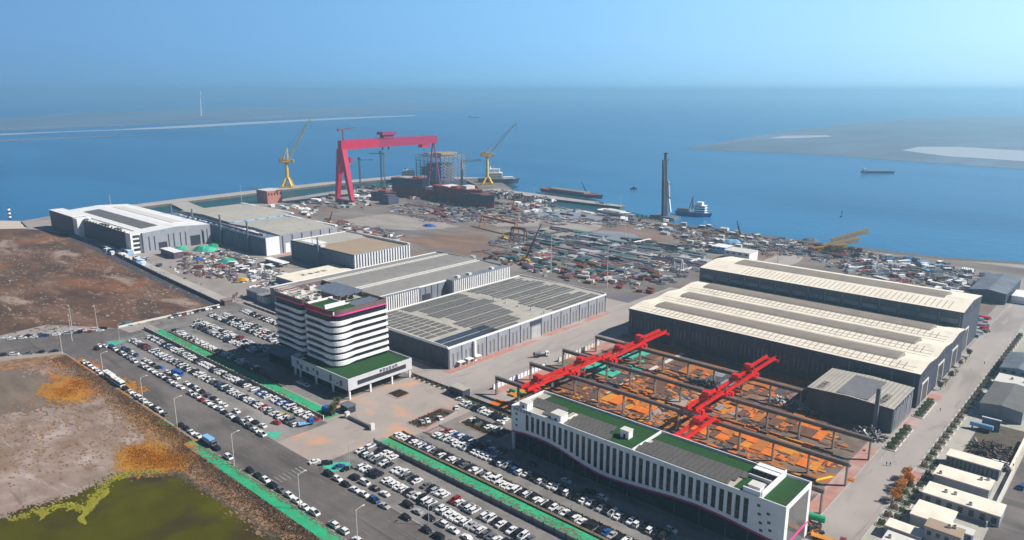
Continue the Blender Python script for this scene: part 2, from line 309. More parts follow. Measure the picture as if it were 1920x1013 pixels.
rsheet('shipyard_ground',-905,-246,430,752,.03,'yard'); sheet('shipyard_ground',[(-246,510),(-84,525),(-84,762),(-246,750)],.03,'yard')
sheet('shipyard_ground',[(-735,775),(-775,790),(-900,780),(-900,752),(-640,752)],.03,'yard')
fld=[(-498,168),(-497,236),(-610,243),(-740,252),(-880,258),(-935,246),(-950,238),(-985,200),(-1400,-110),(-1000,-600),(-530,60),(-540,140)]
sheet('mud_field',fld,.04,'field')
sheet('sand_beach',fract([(-1010,252),(-950,243),(-985,200),(-1400,-100),(-1500,-150)],2,.05),.06,'drysand')
sheet('perimeter_road',[(-497,239),(-615,246),(-885,262),(-885,274),(-615,257),(-497,251)],.05,'quay')
rsheet('main_road',-475,200,129,152,.06,'asphalt')
sheet('side_road',[(-475,129),(-475,152),(-480,170),(-498,168),(-530,110),(-620,-60),(-590,-80),(-500,95)],.07,'asphalt')
rsheet('car_park',-482,-276,152,178,.05,'lot'); rsheet('car_park',-245,60,152,180,.05,'lot')
rsheet('car_park',-498,-395,186,250,.05,'lot'); rsheet('car_park',-395,-290,188,262,.045,'lot')
rsheet('plaza',-292,-236,186,243,.055,'plaza'); rsheet('plaza',-276,-245,150,190,.052,'plaza')
rsheet('car_park',-236,40,189,236,.05,'lot')
rsheet('works_road',-284,-246,258,500,.05,'street'); rsheet('works_road',-395,-160,243,258,.054,'street'); rsheet('works_road',-460,-160,413,440,.056,'street')
rsheet('side_street',-78,-62,180,640,.06,'street'); rsheet('yard_floor',-246,-84,243,378,.05,'yardfloor')
rsheet('red_pavement',-284,-278,258,412,.07,'redpave'); rsheet('red_pavement',-84,-78,236,322,.07,'redpave'); rsheet('red_pavement',-246,-236,256,300,.065,'redpave')
rsheet('red_pavement',-246,-238,322,372,.066,'redpave'); rsheet('red_pavement',-622,-612,352,430,.07,'redpave')
rsheet('red_pavement',-62.5,-58,300,312,.08,'redpave'); rsheet('red_pavement',-78,-72,352,366,.08,'redpave'); rsheet('red_pavement',-78,-72,396,408,.08,'redpave')
rsheet('cycle_path',-54.8,-52.8,240,540,.09,'roofbeige'); rsheet('ground_patch',-62,-24,180,640,.03,'roofbeige'); rsheet('back_lane',-31,-20,180,420,.05,'asphalt')
rsheet('scrap_lot',-51,-33,336,384,.06,'soil')
sheet('blue_pavement',[(-77,212),(-70,236),(-67,236),(-71,205)],.08,'bluepave')
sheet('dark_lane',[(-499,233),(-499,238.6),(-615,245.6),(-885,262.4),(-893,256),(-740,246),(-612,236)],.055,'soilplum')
f4=lambda sd_,pts: fract([G(*p) for p in pts],3,.10,random.Random(sd_))
sheet('ground_patch',f4(1,((1000,432),(1060,412),(1130,418),(1120,432),(1060,442),(1010,446))),.045,'paledirt')
sheet('ground_patch',f4(2,((1050,446),(1130,432),(1190,440),(1230,458),(1150,462),(1070,455))),.046,'bluedirt')
sheet('ground_patch',f4(3,((740,448),(830,438),(900,440),(930,452),(860,462),(800,466))),.045,'browndirt')
sheet('ground_patch',f4(4,((880,470),(960,474),(1080,500),(1180,522),(1100,520),(960,494))),.045,'browndirt')
sheet('ground_patch',f4(5,((640,412),(720,402),(800,412),(860,425),(780,432),(700,428))),.044,'paledirt')
sheet('ground_patch',f4(6,((1430,492),(1490,470),(1530,462),(1500,490),(1460,510))),.045,'street')
sheet('ground_patch',f4(7,((960,396),(1060,392),(1180,412),(1150,418),(1020,410))),.045,'bluedirt')
sheet('ground_patch',f4(8,((900,405),(1000,408),(1010,425),(930,425))),.047,'paledirt')
# green verges: dust net spread along the fences
for x0,x1,y0,y1,nm in ((-473,-280,180,186.5,'green_verge'),(-243,60,180.6,187.5,'green_verge'),):
    rsheet(nm,x0,x1,y0,y1,.10,'greennet')
sheet('green_verge',[(-308,128.4),(-304,125.5),(-290,123.6),(-200,123.4),(-100,123),(-100,128.4)],.12,'greennet')
sheet('green_verge',[(-327,129),(-336,128.6),(-334,124.5),(-324,124.5)],.12,'greennet')
# main road paint
mb=MB()
mb.box(-460,100,140.5,140.6,.062,.075,'wornyellow')
for x in range(-460,90,14): mb.box(x,x+5,136.0,136.12,.062,.075,'wornwhite'); mb.box(x,x+5,146,146.12,.062,.075,'wornwhite')
for i in range(9): mb.box(-250+0,-244,131+i*1.9,131.5+i*1.9,.062,.075,'wornwhite')
o=mb.build('road_markings'); o['kind']='structure'
mb=MB()
for y in (129,152.2): mb.box(-470,-276 if y>140 else 100,y-.15,y+.15,0,.15,'kerb')
mb.box(-240,100,152.05,152.35,0,.15,'kerb'); mb.box(-62.2,-61.9,180,640,0,.15,'kerb'); mb.box(-78.1,-77.8,236,640,0,.15,'kerb')
mb.box(-278.2,-277.9,258,412,0,.15,'kerb'); o=mb.build('kerbs'); o['kind']='structure'
# ------------------------------------------------------------------ pond side
def P(*a): return [G(*p) for p in a]
base=[(-470,128.5),(-306,128.2),(-306,119.5),(-100,119.5),(-100,-200),(-560,-200),(-500,85),(-483,100)]
sheet('mud_bank',base,.03,'bank')
f3=lambda s,*a: fract(P(*a),4,.16,random.Random(s))
sheet('tidal_sand',f3(1,(-60,700),(60,690),(160,700),(225,760),(255,790),(290,815),(270,850),(235,905),(180,925),(60,935),(-60,960),(-200,880)),.05,'sand')
sheet('shallow_water',f3(2,(-40,705),(60,692),(170,700),(230,735),(150,765),(60,782),(-40,790)),.07,'greywater')
sheet('sand_bar',f3(8,(0,925),(80,880),(180,860),(240,868),(220,900),(120,945),(0,990),(-60,1000)),.075,'sand')
sheet('pond_water',fract(P((-60,990),(60,950),(130,932),(170,912),(205,893),(250,884),(330,880),(395,915),(455,950),(500,985),(545,1030),(560,1200),(-60,1200)),4,.08,random.Random(5)),.09,'pond')
sheet('orange_reeds',f3(3,(85,740),(90,725),(150,708),(240,720),(255,735),(180,742),(130,752),(95,750)),.11,'orangegrass')
sheet('orange_reeds',f3(4,(232,880),(235,850),(270,835),(300,838),(310,850),(360,858),(350,872),(280,885)),.11,'orangegrass')
sheet('orange_reeds',f3(5,(100,690),(130,676),(160,680),(190,710),(170,735),(120,720)),.10,'orangegrass')
sheet('lime_weed',f3(6,(145,975),(175,945),(205,915),(205,925),(175,955),(160,985)),.12,'limegrass'); sheet('lime_weed',f3(7,(60,960),(85,952),(95,962),(70,980)),.12,'limegrass')
sheet('lime_weed',f3(9,(222,888),(260,884),(250,895),(225,900)),.12,'limegrass')
def feather(name,label,pts,m,n,spread,size,seed,closed=True,z=.1):
    # ragged edge of small flat tufts and flakes where one ground meets the next
    r_=random.Random(seed); mb=MB(); q=[G(*p) for p in pts]; segs=list(zip(q,q[1:]+([q[0]] if closed else []))); L_=[math.hypot(b[0]-a[0],b[1]-a[1]) for a,b in segs]
    for _ in range(n):
        a,b=r_.choices(segs,L_)[0]; u=r_.random(); x=a[0]+(b[0]-a[0])*u+r_.gauss(0,spread)*1.3; y=a[1]+(b[1]-a[1])*u+r_.gauss(0,spread)
        k=size*r_.uniform(.3,1.3); w_=[r_.uniform(.5,1.2) for _ in range(6)]; zz=z+r_.random()*.05
        mb.add([(x+math.cos(i*1.047)*k*w_[i]*1.7,y+math.sin(i*1.047)*k*w_[i]*.8,zz) for i in range(6)],[tuple(range(6))],m)
    tag(mb.build(name),label,None,None,'stuff')
feather('marsh_edge','orange grass fringe thinning out over the mud at the left',((85,740),(90,725),(150,708),(240,720),(255,735),(180,742),(130,752)),'orangegrass',1300,2.6,.8,1,z=.13)
feather('marsh_edge','orange grass fringe beside the pond',((232,880),(235,850),(270,835),(300,838),(310,850),(360,858),(350,872),(280,885)),'orangegrass',1500,2.2,.6,2,z=.13)
feather('marsh_edge','orange grass fringe near the road corner',((100,690),(130,676),(160,680),(190,710),(170,735),(120,720)),'rust2',900,2.6,.7,3,z=.12)
feather('marsh_edge','ochre grass between the orange patches',((250,760),(290,790),(320,810),(350,840),(300,830)),'orangegrass',900,2.4,.7,4,z=.12)
feather('pond_edge','pale sandy flakes along the pond edge',((-20,975),(60,945),(130,928),(180,905),(215,885)),'sand',900,1.2,.7,5,False,.13)
feather('pond_edge','olive mud flakes along the pond edge',((-20,982),(60,952),(130,935),(175,914),(215,892)),'pond',1500,1.4,.6,6,False,.125)
feather('pond_edge','lime weed floating along the sand edge of the pond',((20,975),(80,955),(130,948),(165,955),(175,935),(200,905),(235,888),(300,884)),'limegrass',900,1.0,.5,7,False,.14)
feather('pond_edge','dark olive weed in the pond',((240,890),(330,888),(400,925),(460,965),(520,1010)),'soil',900,1.2,.5,8,False,.14)
feather('mud_edge','brown mud flakes between sand and shallow water',((-20,790),(60,782),(150,765),(230,735),(170,700),(60,692)),'sand',1400,3.0,1.0,9,False,.12)
feather('mud_edge','brown earth flakes along the inner bank',((60,690),(160,702),(225,762),(255,792),(290,817),(345,845),(395,905),(450,945),(505,990)),'bank',3200,2.4,.7,10,False,.13)
feather('verge_weeds','dry weeds breaking up the edge of the bottom green verge',((372,836),(450,885),(560,955),(650,1015)),'drytwig',700,.9,.35,11,False,.17)
feather('verge_weeds','dust patches on the right green verge',((728,836),(860,902),(980,958),(1095,1010)),'drytwig',800,1.5,.4,12,False,.14)
feather('verge_weeds','dust patches on the left green verge',((312,624),(430,690),(520,738),(605,782)),'drytwig',600,1.5,.45,13,False,.14)
feather('field_tufts','pale dry tufts scattered over the mud field',((20,470),(120,480),(220,520),(320,560),(200,590),(80,590),(10,540)),'sand',1500,14,.9,14,True,.08)
feather('field_tufts','dark wet clods scattered over the mud field',((20,450),(160,460),(260,520),(340,560),(240,600),(100,610),(10,560)),'soil',1700,14,.9,15,True,.08)
feather('sand_clods','darker wet patches on the tidal sand',((40,770),(160,790),(240,820),(160,850),(40,880)),'bank',1300,8,.6,16,True,.09)
# scrub along the bank (uncountable)
def scrub(name, poly_fn, n, mats, lab, hmin=.3, hmax=1.2):
    mb=MB(); rg=random.Random(len(name)+n)
    for _ in range(n):
        x,y=poly_fn(rg); h=rg.uniform(hmin,hmax); a=rg.uniform(0,6.28); wd=rg.uniform(.15,.4); m=rg.choice(mats)
        dx,dy=math.cos(a)*wd,math.sin(a)*wd
        mb.add([(x-dx,y-dy,0),(x+dx,y+dy,0),(x+dx*.4+rg.uniform(-.3,.3),y+dy*.4,h),(x-dx*.4,y-dy*.4,h*.9)],[(0,1,2,3)],m)
        mb.add([(x+dy,y-dx,0),(x-dy,y+dx,0),(x-dy*.4,y+dx*.4,h*.8),(x+dy*.4,y-dx*.4,h)],[(0,1,2,3)],m)
    o=mb.build(name); tag(o,lab,'scrub',kind='stuff')
scrub('dry_scrub',lambda r:((lambda t:(t,128.0-abs(r.gauss(0,4.5))-(4.8 if t>-305 else 0)))(r.uniform(-465,-110))),26000,['drytwig','bank','rust3','sand','bank','soil'],'dry brown scrub and reeds on the bank beside the pond',.12,.6)
def isl(r):
    x,y=G(*r.choice(((270,860),(300,865),(120,735),(150,720),(330,862),(260,850)))); return x+r.gauss(0,4.5),y+r.gauss(0,3)
scrub('orange_reeds_clump',isl,5000,['orangegrass','rust4'],'orange marsh grass growing in clumps at the pond edge',.2,.7)

sheet('shore_revetment',fract([(-60,800),(-150,765),(-240,756),(-380,753),(-450,760),(-560,765),(-560,758),(-450,751),(-380,743),(-240,744),(-150,752),(-60,786)],2,.04),.055,'rock')
# far sandbanks and shores
sheet('sandbank',fract([G(*p,-2.4) for p in ((1283,278),(1400,258),(1500,243),(1600,232),(1700,224),(1900,218),(2300,216),(2400,330),(1920,318),(1700,303),(1500,288),(1380,284))],3,.02),-2.2,'sandbank')
sheet('salt_flat',fract([G(*p,-2.4) for p in ((1690,282),(1720,276),(1800,276),(1920,283),(2200,295),(2200,312),(1920,303),(1780,294))],3,.03),-1.9,'paleflat')
sheet('sandbank',[G(*p,-2.4) for p in ((1440,260),(1470,255),(1550,254),(1560,257),(1480,260))],-1.9,'paleflat')
sheet('sandbank',fract([G(*p,-2.4) for p in ((-200,258),(0,251),(200,244),(430,231),(660,220),(780,216),(780,217.5),(560,228),(330,241),(120,248),(0,254),(-200,262))],2,.01),-2.2,'paleflat')
sheet('sandbank',fract([G(*p,-2.4) for p in ((-200,268),(0,262),(140,257),(300,252),(420,242),(420,244),(260,255),(100,262),(-200,274))],2,.01),-2.1,'sandbank')
sheet('sandbank',fract([G(*p,-2.4) for p in ((-200,240),(-200,228),(0,226),(110,213),(300,207),(560,198),(620,198),(500,206),(300,214),(160,220),(0,228))],2,.02),-2.1,'sandbank')
sheet('sandbank',fract([G(*p,-2.4) for p in ((-300,225),(0,222),(300,212),(620,203),(900,205),(700,214),(400,229),(0,247),(-300,257))],2,.01),-2.3,'sandbank')
sheet('sandbank',[G(*p,-2.4) for p in ((600,200),(760,194),(1050,190),(1050,192),(800,198),(640,204))],-2.1,'sandbank')

# ------------------------------------------------------------------ buildings
def strokes(mb, x, y, z, wdt, hgt, n, axis, m, rg, t=.12):
    """n logographic characters made of bars on a wall facing -Y (axis 'x') or +X (axis 'y'), or lying flat ('f' along y)"""
    for k in range(n):
        o=k*wdt*1.25
        hs=sorted(rg.sample([.0,.2,.4,.6,.8,1.0],4)); vs=sorted(rg.sample([.1,.3,.5,.7,.9],2))
        rects=[(0.05,.95,h*.9,h*.9+.1) for h in hs]+[(v,v+.1,rg.choice([0,.2]),rg.choice([.8,1])) for v in vs]
        for a0,a1,b0,b1 in rects:
            a0,a1,b0,b1=o+a0*wdt,o+a1*wdt,b0*hgt,b1*hgt
            if axis=='x': mb.box(x+a0,x+a1,y-t,y,z+b0,z+b1,m)
            elif axis=='y': mb.box(x,x+t,y+a0,y+a1,z+b0,z+b1,m)
            else: mb.box(x+b0,x+b1,y+a0,y+a1,z,z+t,m)
def roundpoly(pts, rads, n=7):
    out=[]; N=len(pts)
    for i in range(N):
        p=Vector(pts[i]); a=Vector(pts[i-1]); b=Vector(pts[(i+1)%N]); r=rads[i]
        if r==0: out.append(tuple(p)); continue
        d1=(a-p).normalized(); d2=(b-p).normalized(); h=math.acos(max(-1,min(1,d1.dot(d2))))/2; t=r/math.tan(h)
        c=p+(d1+d2).normalized()*(r/math.sin(h)); s0=p+d1*t-c; s1=p+d2*t-c
        a0=math.atan2(s0.y,s0.x); a1=math.atan2(s1.y,s1.x); d=(a1-a0+math.pi)%(2*math.pi)-math.pi
        out+=[(c.x+r*math.cos(a0+d*k/n),c.y+r*math.sin(a0+d*k/n)) for k in range(n+1)]
    return out
def offs(pts,d):
    N=len(pts); out=[]
    for i in range(N):
        p=Vector(pts[i]); a=(p-Vector(pts[i-1])); b=(Vector(pts[(i+1)%N])-p)
        na=Vector((a.y,-a.x)).normalized(); nb=Vector((b.y,-b.x)).normalized(); m=(na+nb)
        if m.length<1e-6: m=na
        m.normalize(); k=max(.35,m.dot(na)); out.append(tuple(p+m*d/k))
    return out
# --- tower
def tower():
    t=thing('office_tower','ten-storey office tower with wavy white floor bands and a pink crown stripe','office building',(-337,222,0))
    prof=[(-307,240),(-368,240),(-368,206.5),(-338.5,206.5),(-338.5,209),(-335,209),(-335,205),(-307,205)]   # ccw seen from above
    rad=[1,1,3,2.5,0,0,2.5,6]
    out=roundpoly(prof,rad)
    core=offs(out,-1.0); MB().prism(core,10,38.6,'glass').build('glass_wall',t)
    def near(p):
        d1=max(0,1-abs(math.hypot(p[0]+309,p[1]-207))/11)**.8 if p[0]>-320 and p[1]<216 else 0
        d2=max(0,1-abs(p[0]+344)/9)**.9*.5 if p[1]<209 else 0
        return max(d1,d2)
    fine=[]
    for i,p in enumerate(out):
        q=out[(i+1)%len(out)]; n=max(1,int(math.hypot(q[0]-p[0],q[1]-p[1])/1.5))
        fine+=[(p[0]+(q[0]-p[0])*k/n,p[1]+(q[1]-p[1])*k/n) for k in range(n)]
    inn=offs(fine,-1.3)
    def smooth(v): return v*v*(3-2*v)
    for k in range(7):
        z=12.1+3.6*k; mb=MB(); N=len(fine)
        lo=[z-.7*smooth(min(1,1.6*near(p))) for p in fine]
        vs=[(*p,lo[i]) for i,p in enumerate(fine)]+[(*p,z+1.5) for p in fine]+[(*p,lo[i]) for i,p in enumerate(inn)]+[(*p,z+1.5) for p in inn]
        fs=[]
        for i in range(N):
            j=(i+1)%N; fs+=[(i,j,N+j,N+i),(N+i,N+j,3*N+j,3*N+i),(2*N+j,2*N+i,3*N+i,3*N+j),(j,i,2*N+i,2*N+j)]
        mb.add(vs,fs,'white'); mb.build('floor_band',t)
    cr=offs(out,-.4); ci=offs(out,-1.0)
    def ring(a,b,z0,z1,m):
        N=len(a); mb=MB(); mb.add([(*p,z0) for p in a]+[(*p,z1) for p in a]+[(*p,z0) for p in b]+[(*p,z1) for p in b],
          [f for i in range(N) for f in ((i,(i+1)%N,N+(i+1)%N,N+i),(N+i,N+(i+1)%N,3*N+(i+1)%N,3*N+i),(2*N+(i+1)%N,2*N+i,3*N+i,3*N+(i+1)%N),((i+1)%N,i,2*N+i,2*N+(i+1)%N))],m); return mb
    ring(cr,ci,38.0,38.9,'pinkbright').build('pink_stripe',t)
    ring(offs(out,-.35),ci,38.9,41.2,'brownwall').build('parapet',t)
    MB().prism(offs(out,-1.4),38.55,38.8,'roofbeige').build('roof_deck',t)
    # roof things
    for x0,x1,y0,y1 in ((-331.5,-317.8,206.8,219),(-316.2,-309,206.5,221.5),(-321.5,-318.5,221,236)): MB().box(x0,x1,y0,y1,38.8,40.5,'white').box(x0+.15,x1-.15,y0+.15,y1-.15,40.5,40.62,'lawn').build('roof_lawn',t)
    MB().box(-333,-331.8,206.5,222,38.8,41.3,'white').box(-331.8,-316.4,219.2,219.6,38.8,41.4,'white').box(-317.4,-316.6,206.8,219.2,38.8,42.6,'white').build('roof_wall',t)
    MB().box(-345,-330,224,234,38.8,41.6,'brownwall').box(-345.3,-329.7,223.8,234.2,41.6,41.9,'white').build('plant_room',t)
    def arr(x0,x1,y0,y1,z,nx,ny,m='solarb'):
        dx=(x1-x0)/nx; dy=(y1-y0)/ny
        for i in range(nx):
            mb=MB()
            for j in range(ny):
                a,b,c,d=x0+i*dx+.2,x0+(i+1)*dx-.2,y0+j*dy+.15,y0+(j+1)*dy-.15
                mb.add([(a,c,z),(b,c,z),(b,d,z+1),(a,d,z+1),(a,c,z-.12),(b,c,z-.12),(b,d,z+.88),(a,d,z+.88)],[(0,1,2,3),(7,6,5,4),(0,4,5,1),(1,5,6,2),(2,6,7,3),(3,7,4,0)],m)
                mb.box(a+.2,a+.35,d-.4,d-.25,z-1.2,z+.8,'palesteel'); mb.box(b-.35,b-.2,d-.4,d-.25,z-1.2,z+.8,'palesteel')
            mb.build('solar_panel',t)
    arr(-352,-324,223,237,42.4,5,3); arr(-318,-309.5,222,236,40.4,2,3)
    for x,y,w_,d,h in ((-310.5,209,2,2,1.2),(-325,211,4,1.6,1.5),(-340,212,3,2,2),(-345,216,4,3,2.2),(-352,212,3,3,1.8),(-358,219,4,2.5,2.2),(-364,211,2,6,1.6),(-350,222,3,3,1.5),(-341,219,2.5,2.5,1.7),(-362,228,4,4,2.4),(-356,208.5,5,1.2,1)):
        MB().cyl(x,y,38.8+h,39+h,min(w_,d)*.35,'darksteel').build('fan',MB().box(x-w_/2,x+w_/2,y-d/2,y+d/2,38.8,38.8+h,'offwhite').build('air_conditioner',t))
    mb=MB()
    for i in range(7):
        mb.bar((-367+i*4.4,207.8,42.2),(-367+i*4.4,218,42.2),.25,'offwhite'); mb.bar((-367+i*4.4,207.8,38.8),(-367+i*4.4,207.8,42.2),.25,'offwhite')
    mb.bar((-367,208.5,42.4),(-340.5,208.5,42.4),.25,'offwhite').bar((-367,217,42.4),(-340.5,217,42.4),.25,'offwhite').build('roof_frame',t)
    mb=MB(); strokes(mb,-334,204.9,37.4+1.6,2.6,1.8,6,'x','red',random.Random(4)); mb.build('sign_letters',t)
    # podium
    mb=MB(); mb.box(-341,-290.5,200.5,240.5,5.2,10.2,'offwhite'); mb.box(-290.49,-290.3,206,236.5,6.4,8.9,'darkpanel'); mb.build('podium',t)
    p=MB(); p.box(-341.4,-290,200,200.4,5.0,11.2,'podiumstone').box(-341.4,-341,200.4,206,5,11.2,'podiumstone').box(-290.4,-290,200.4,241,8.9,11.2,'podiumstone').box(-290.4,-290,200.4,241,5.0,6.4,'podiumstone').box(-290.4,-290,200.4,205.5,6.4,8.9,'podiumstone').box(-290.4,-290,237,241,6.4,8.9,'podiumstone').box(-341,-290.4,240.6,241,5,11.2,'podiumstone'); p.build('podium_parapet',t)
    MB().box(-338,-290.6,200.6,240.4,10.25,10.45,'lawn').build('terrace_lawn',t)
    MB().box(-336,-333,201.5,204,10.45,10.5,'offwhite').build('terrace_path',t)
    MB().box(-370,-298,203,239.5,0,5.2,'glass').build('lobby',t)
    for x,y in ((-291,201.2),(-291,214),(-291,228),(-291,240),(-305,201.2),(-320,201.2),(-335,201.2),(-340,201.2)): MB().box(x-.4,x+.4,y-.4,y+.4,0,5.1,'white').build('column',t)
    mb=MB(); strokes(mb,-290.0,219.5,9.25,1.6,1.5,6,'y','navywall',random.Random(9)); mb.build('sign_letters',t)
    mb=MB(); rg=random.Random(5)
    for x in range(-336,-294,3):
        if rg.random()<.75: mb.box(x,x+rg.uniform(1,2.4),199.9,200,6+rg.random()*2,7+rg.random()*3,'slate')
    mb.build('facade_pattern',t)
tower()
# --- long office building
def long_office():
    t=thing('long_office_building','long white office block with narrow black windows, pink wave line and green roof','office building',(-136,226,0))
    x0,x1,y0,y1,h=-195.5,-77,216,237.5,20.6
    pk=[(-196,8.9),(-188,9.9),(-182,10.1),(-176,10),(-170,9.3),(-164,8),(-158,6.6),(-152,5.7),(-146,5.4),(-138,6),(-128,7.1),(-118,8.3),(-108,9),(-98,8.6),(-90,7.8),(-83,7.2),(-77,7)]
    def pz(x):
        for a,b in zip(pk,pk[1:]):
            if a[0]<=x<=b[0]: return a[1]+(b[1]-a[1])*(x-a[0])/(b[0]-a[0])
        return pk[-1][1]
    wins=[]; x=-187.6
    while x<-91: wins.append((x,x+1.75)); x+=2.92
    top,ins=18.6,.35
    # front wall with real openings
    mb=MB(); xs=[x0]+[v for w_ in wins for v in w_]+[x1]
    def panel(a,b,z0a,z0b,z1,y=y0,m='white',th=ins):
        mb.add([(a,y,z0a),(b,y,z0b),(b,y,z1),(a,y,z1),(a,y+th,z0a),(b,y+th,z0b),(b,y+th,z1),(a,y+th,z1)],[(0,1,2,3),(7,6,5,4),(0,4,5,1),(1,5,6,2),(3,2,6,7),(0,3,7,4)],m)
    for i in range(len(xs)-1):
        a,b=xs[i],xs[i+1]
        if i%2: panel(a,b,top,top,h)
        else:
            n=max(1,int((b-a)/4))
            for k in range(n): aa,bb=a+(b-a)*k/n,a+(b-a)*(k+1)/n; panel(aa,bb,pz(aa),pz(bb),h)
    for a,b in wins: panel(a,b,pz(a),pz(b),pz(a)+1.6)
    mb.box(x0,x0+.35,y0+ins,y1,0,h,'white'); mb.box(x0+.35,x1,y1-.35,y1,0,h,'white')
    mb.box(x1-.35,x1,y0+ins,y0+2.6,6,h,'white').box(x1-.35,x1,y1-2.2,y1-.36,0,h,'white').box(x1-.35,x1,y0+2.6,y1-2.2,18.8,h,'white')
    mb.build('wall',t)
    for a,b in wins:
        w_=MB(); z0=pz(a)+1.6; w_.box(a-.05,b+.05,y0+ins+.02,y0+ins+.12,z0,top,'glass')
        wo=w_.build('window',t); tr=MB()
        for zz in (12.3,15.6): tr.box(a,b,y0+ins-.06,y0+ins+.02,zz,zz+.5,'navywall')
        tr.build('transom',wo)
    mb=MB()
    for a,b in zip(pk,pk[1:]):
        a0,b0=max(a[0],x0),min(b[0],x1); za,zb=pz(a0),pz(b0)
        mb.add([(a0,y0-.12,za-.5),(b0,y0-.12,zb-.5),(b0,y0-.12,zb+.25),(a0,y0-.12,za+.25),(a0,y0+.1,za-.5),(b0,y0+.1,zb-.5),(b0,y0+.1,zb+.25),(a0,y0+.1,za+.25)],[(0,1,2,3),(0,4,5,1),(3,2,6,7),(7,6,5,4)],'pink')
    mb.box(x1-.1,x1+.12,y0,y1,5.2,5.9,'pinkbright'); mb.build('pink_stripe',t)
    mb=MB()
    for a,b in zip(pk,pk[1:]):
        a0,b0=max(a[0],x0+.4),min(b[0],x1-.4); za,zb=pz(a0)-.02,pz(b0)-.02; yy=y0+2.2
        mb.add([(a0,yy,0),(b0,yy,0),(b0,yy,zb),(a0,yy,za),(a0,y0+.1,za),(b0,y0+.1,zb)],[(0,1,2,3),(3,2,5,4)],'glass')
        mb.box(a0,a0+.5,yy-.3,yy,0,min(za,zb)-.2,'navywall')
    mb.build('ground_floor_glazing',t)
    MB().box(x1-.3,x1-.1,y0+2.6,y1-2.2,.3,18.8,'glassgrey').build('end_glazing',t)
    for xx,zz in ((-192.6,17),(-192.6,14.4),(-192.6,11.8),(-86,17.2),(-85.6,14.2),(-85,11.2),(-84.6,8.6),(-82.6,15.4),(-82.2,12.4),(-81.6,9.8)):
        MB().box(xx-.55,xx+.55,y0-.06,y0+.02,zz,zz+.9,'navywall').build('small_window',t)
    mb=MB(); strokes(mb,-194.3,y0-.0,18.9,1.35,1.35,6,'x','slate',random.Random(12),.1); mb.build('sign_letters',t)
    MB().box(x0+.36,x1-.36,y0+ins,y1-.36,19.2,19.6,'roofbeige').build('roof_deck',t)
    for a,b,c,d in ((-190,-181,226,236.8),(-181,-173,220,236.8),(-173,-90,229.5,236.8),(-152,-136.5,217.5,229.5),(-96,-90,217.5,229.5),(-85.5,-78.2,217.2,236.6)):
        MB().box(a,b,c,d,19.6,19.75,'lawn').build('roof_lawn',t)
    for a,b,y in ((-190,-175,222.6),(-192,-175,226),(-181,-175,219.3),(-168.5,-147,218),(-168.5,-150,221.6),(-168.5,-150,225.2),(-135,-98,218),(-135,-97,221.8),(-133,-95,225.6)):
        m_=MB(); m_.add([(a,y,20.0),(b,y,20.0),(b,y+2.9,20.9),(a,y+2.9,20.9),(a,y,19.9),(b,y,19.9),(b,y+2.9,20.8),(a,y+2.9,20.8)],[(0,1,2,3),(7,6,5,4),(0,4,5,1),(1,5,6,2),(2,6,7,3),(3,7,4,0)],'panelgrey')
        xx=a
        while xx<b: m_.box(xx,xx+.08,y+2.5,y+2.6,19.6,20.8,'palesteel'); m_.bar((xx,y+.02,20.03),(xx,y+2.9,20.93),.09,'darksteel'); xx+=2.1
        m_.build('solar_panel',t)
    for x,y,a,b,hh in ((-190,219.2,4.4,3.6,3.0),(-172,219,5,4.6,3.4),(-143.6,225,3.8,3,3.2),(-88.8,219.6,4,3.6,3.0)):
        s=MB().box(x-a/2,x+a/2,y-b/2,y+b/2,19.6,19.6+hh,'white').box(x-a/2-.2,x+a/2+.2,y-b/2-.2,y+b/2+.2,19.6+hh,19.9+hh,'offwhite'); MB().box(x-.5,x+.5,y-b/2-.04,y-b/2,19.7,21.6,'darkpanel').build('door',s.build('stair_hut',t))
    MB().box(-171,-160,222.5,229,19.6,19.7,'cream').build('roof_terrace',t)
    MB().box(-135.9,-135.2,217,236.9,19.75,20.5,'white').build('roof_upstand',t)
    MB().box(-85.9,-85.5,217,236.9,19.7,22.2,'white').box(-92,-85.9,216.4,216.9,19.7,22.2,'white').box(-95.2,-85.9,228,228.4,19.7,20.9,'white').build('roof_wall',t)
    for j in range(2):
        for i in range(6):
            m_=MB(); x=-95+i*1.5; y=231.2+j*3.0; m_.box(x,x+1.1,y,y+2.2,19.6,21.5,'darksteel').box(x-.1,x+1.2,y-.1,y+2.3,21.5,21.8,'white'); m_.build('cooling_unit',t)
long_office()

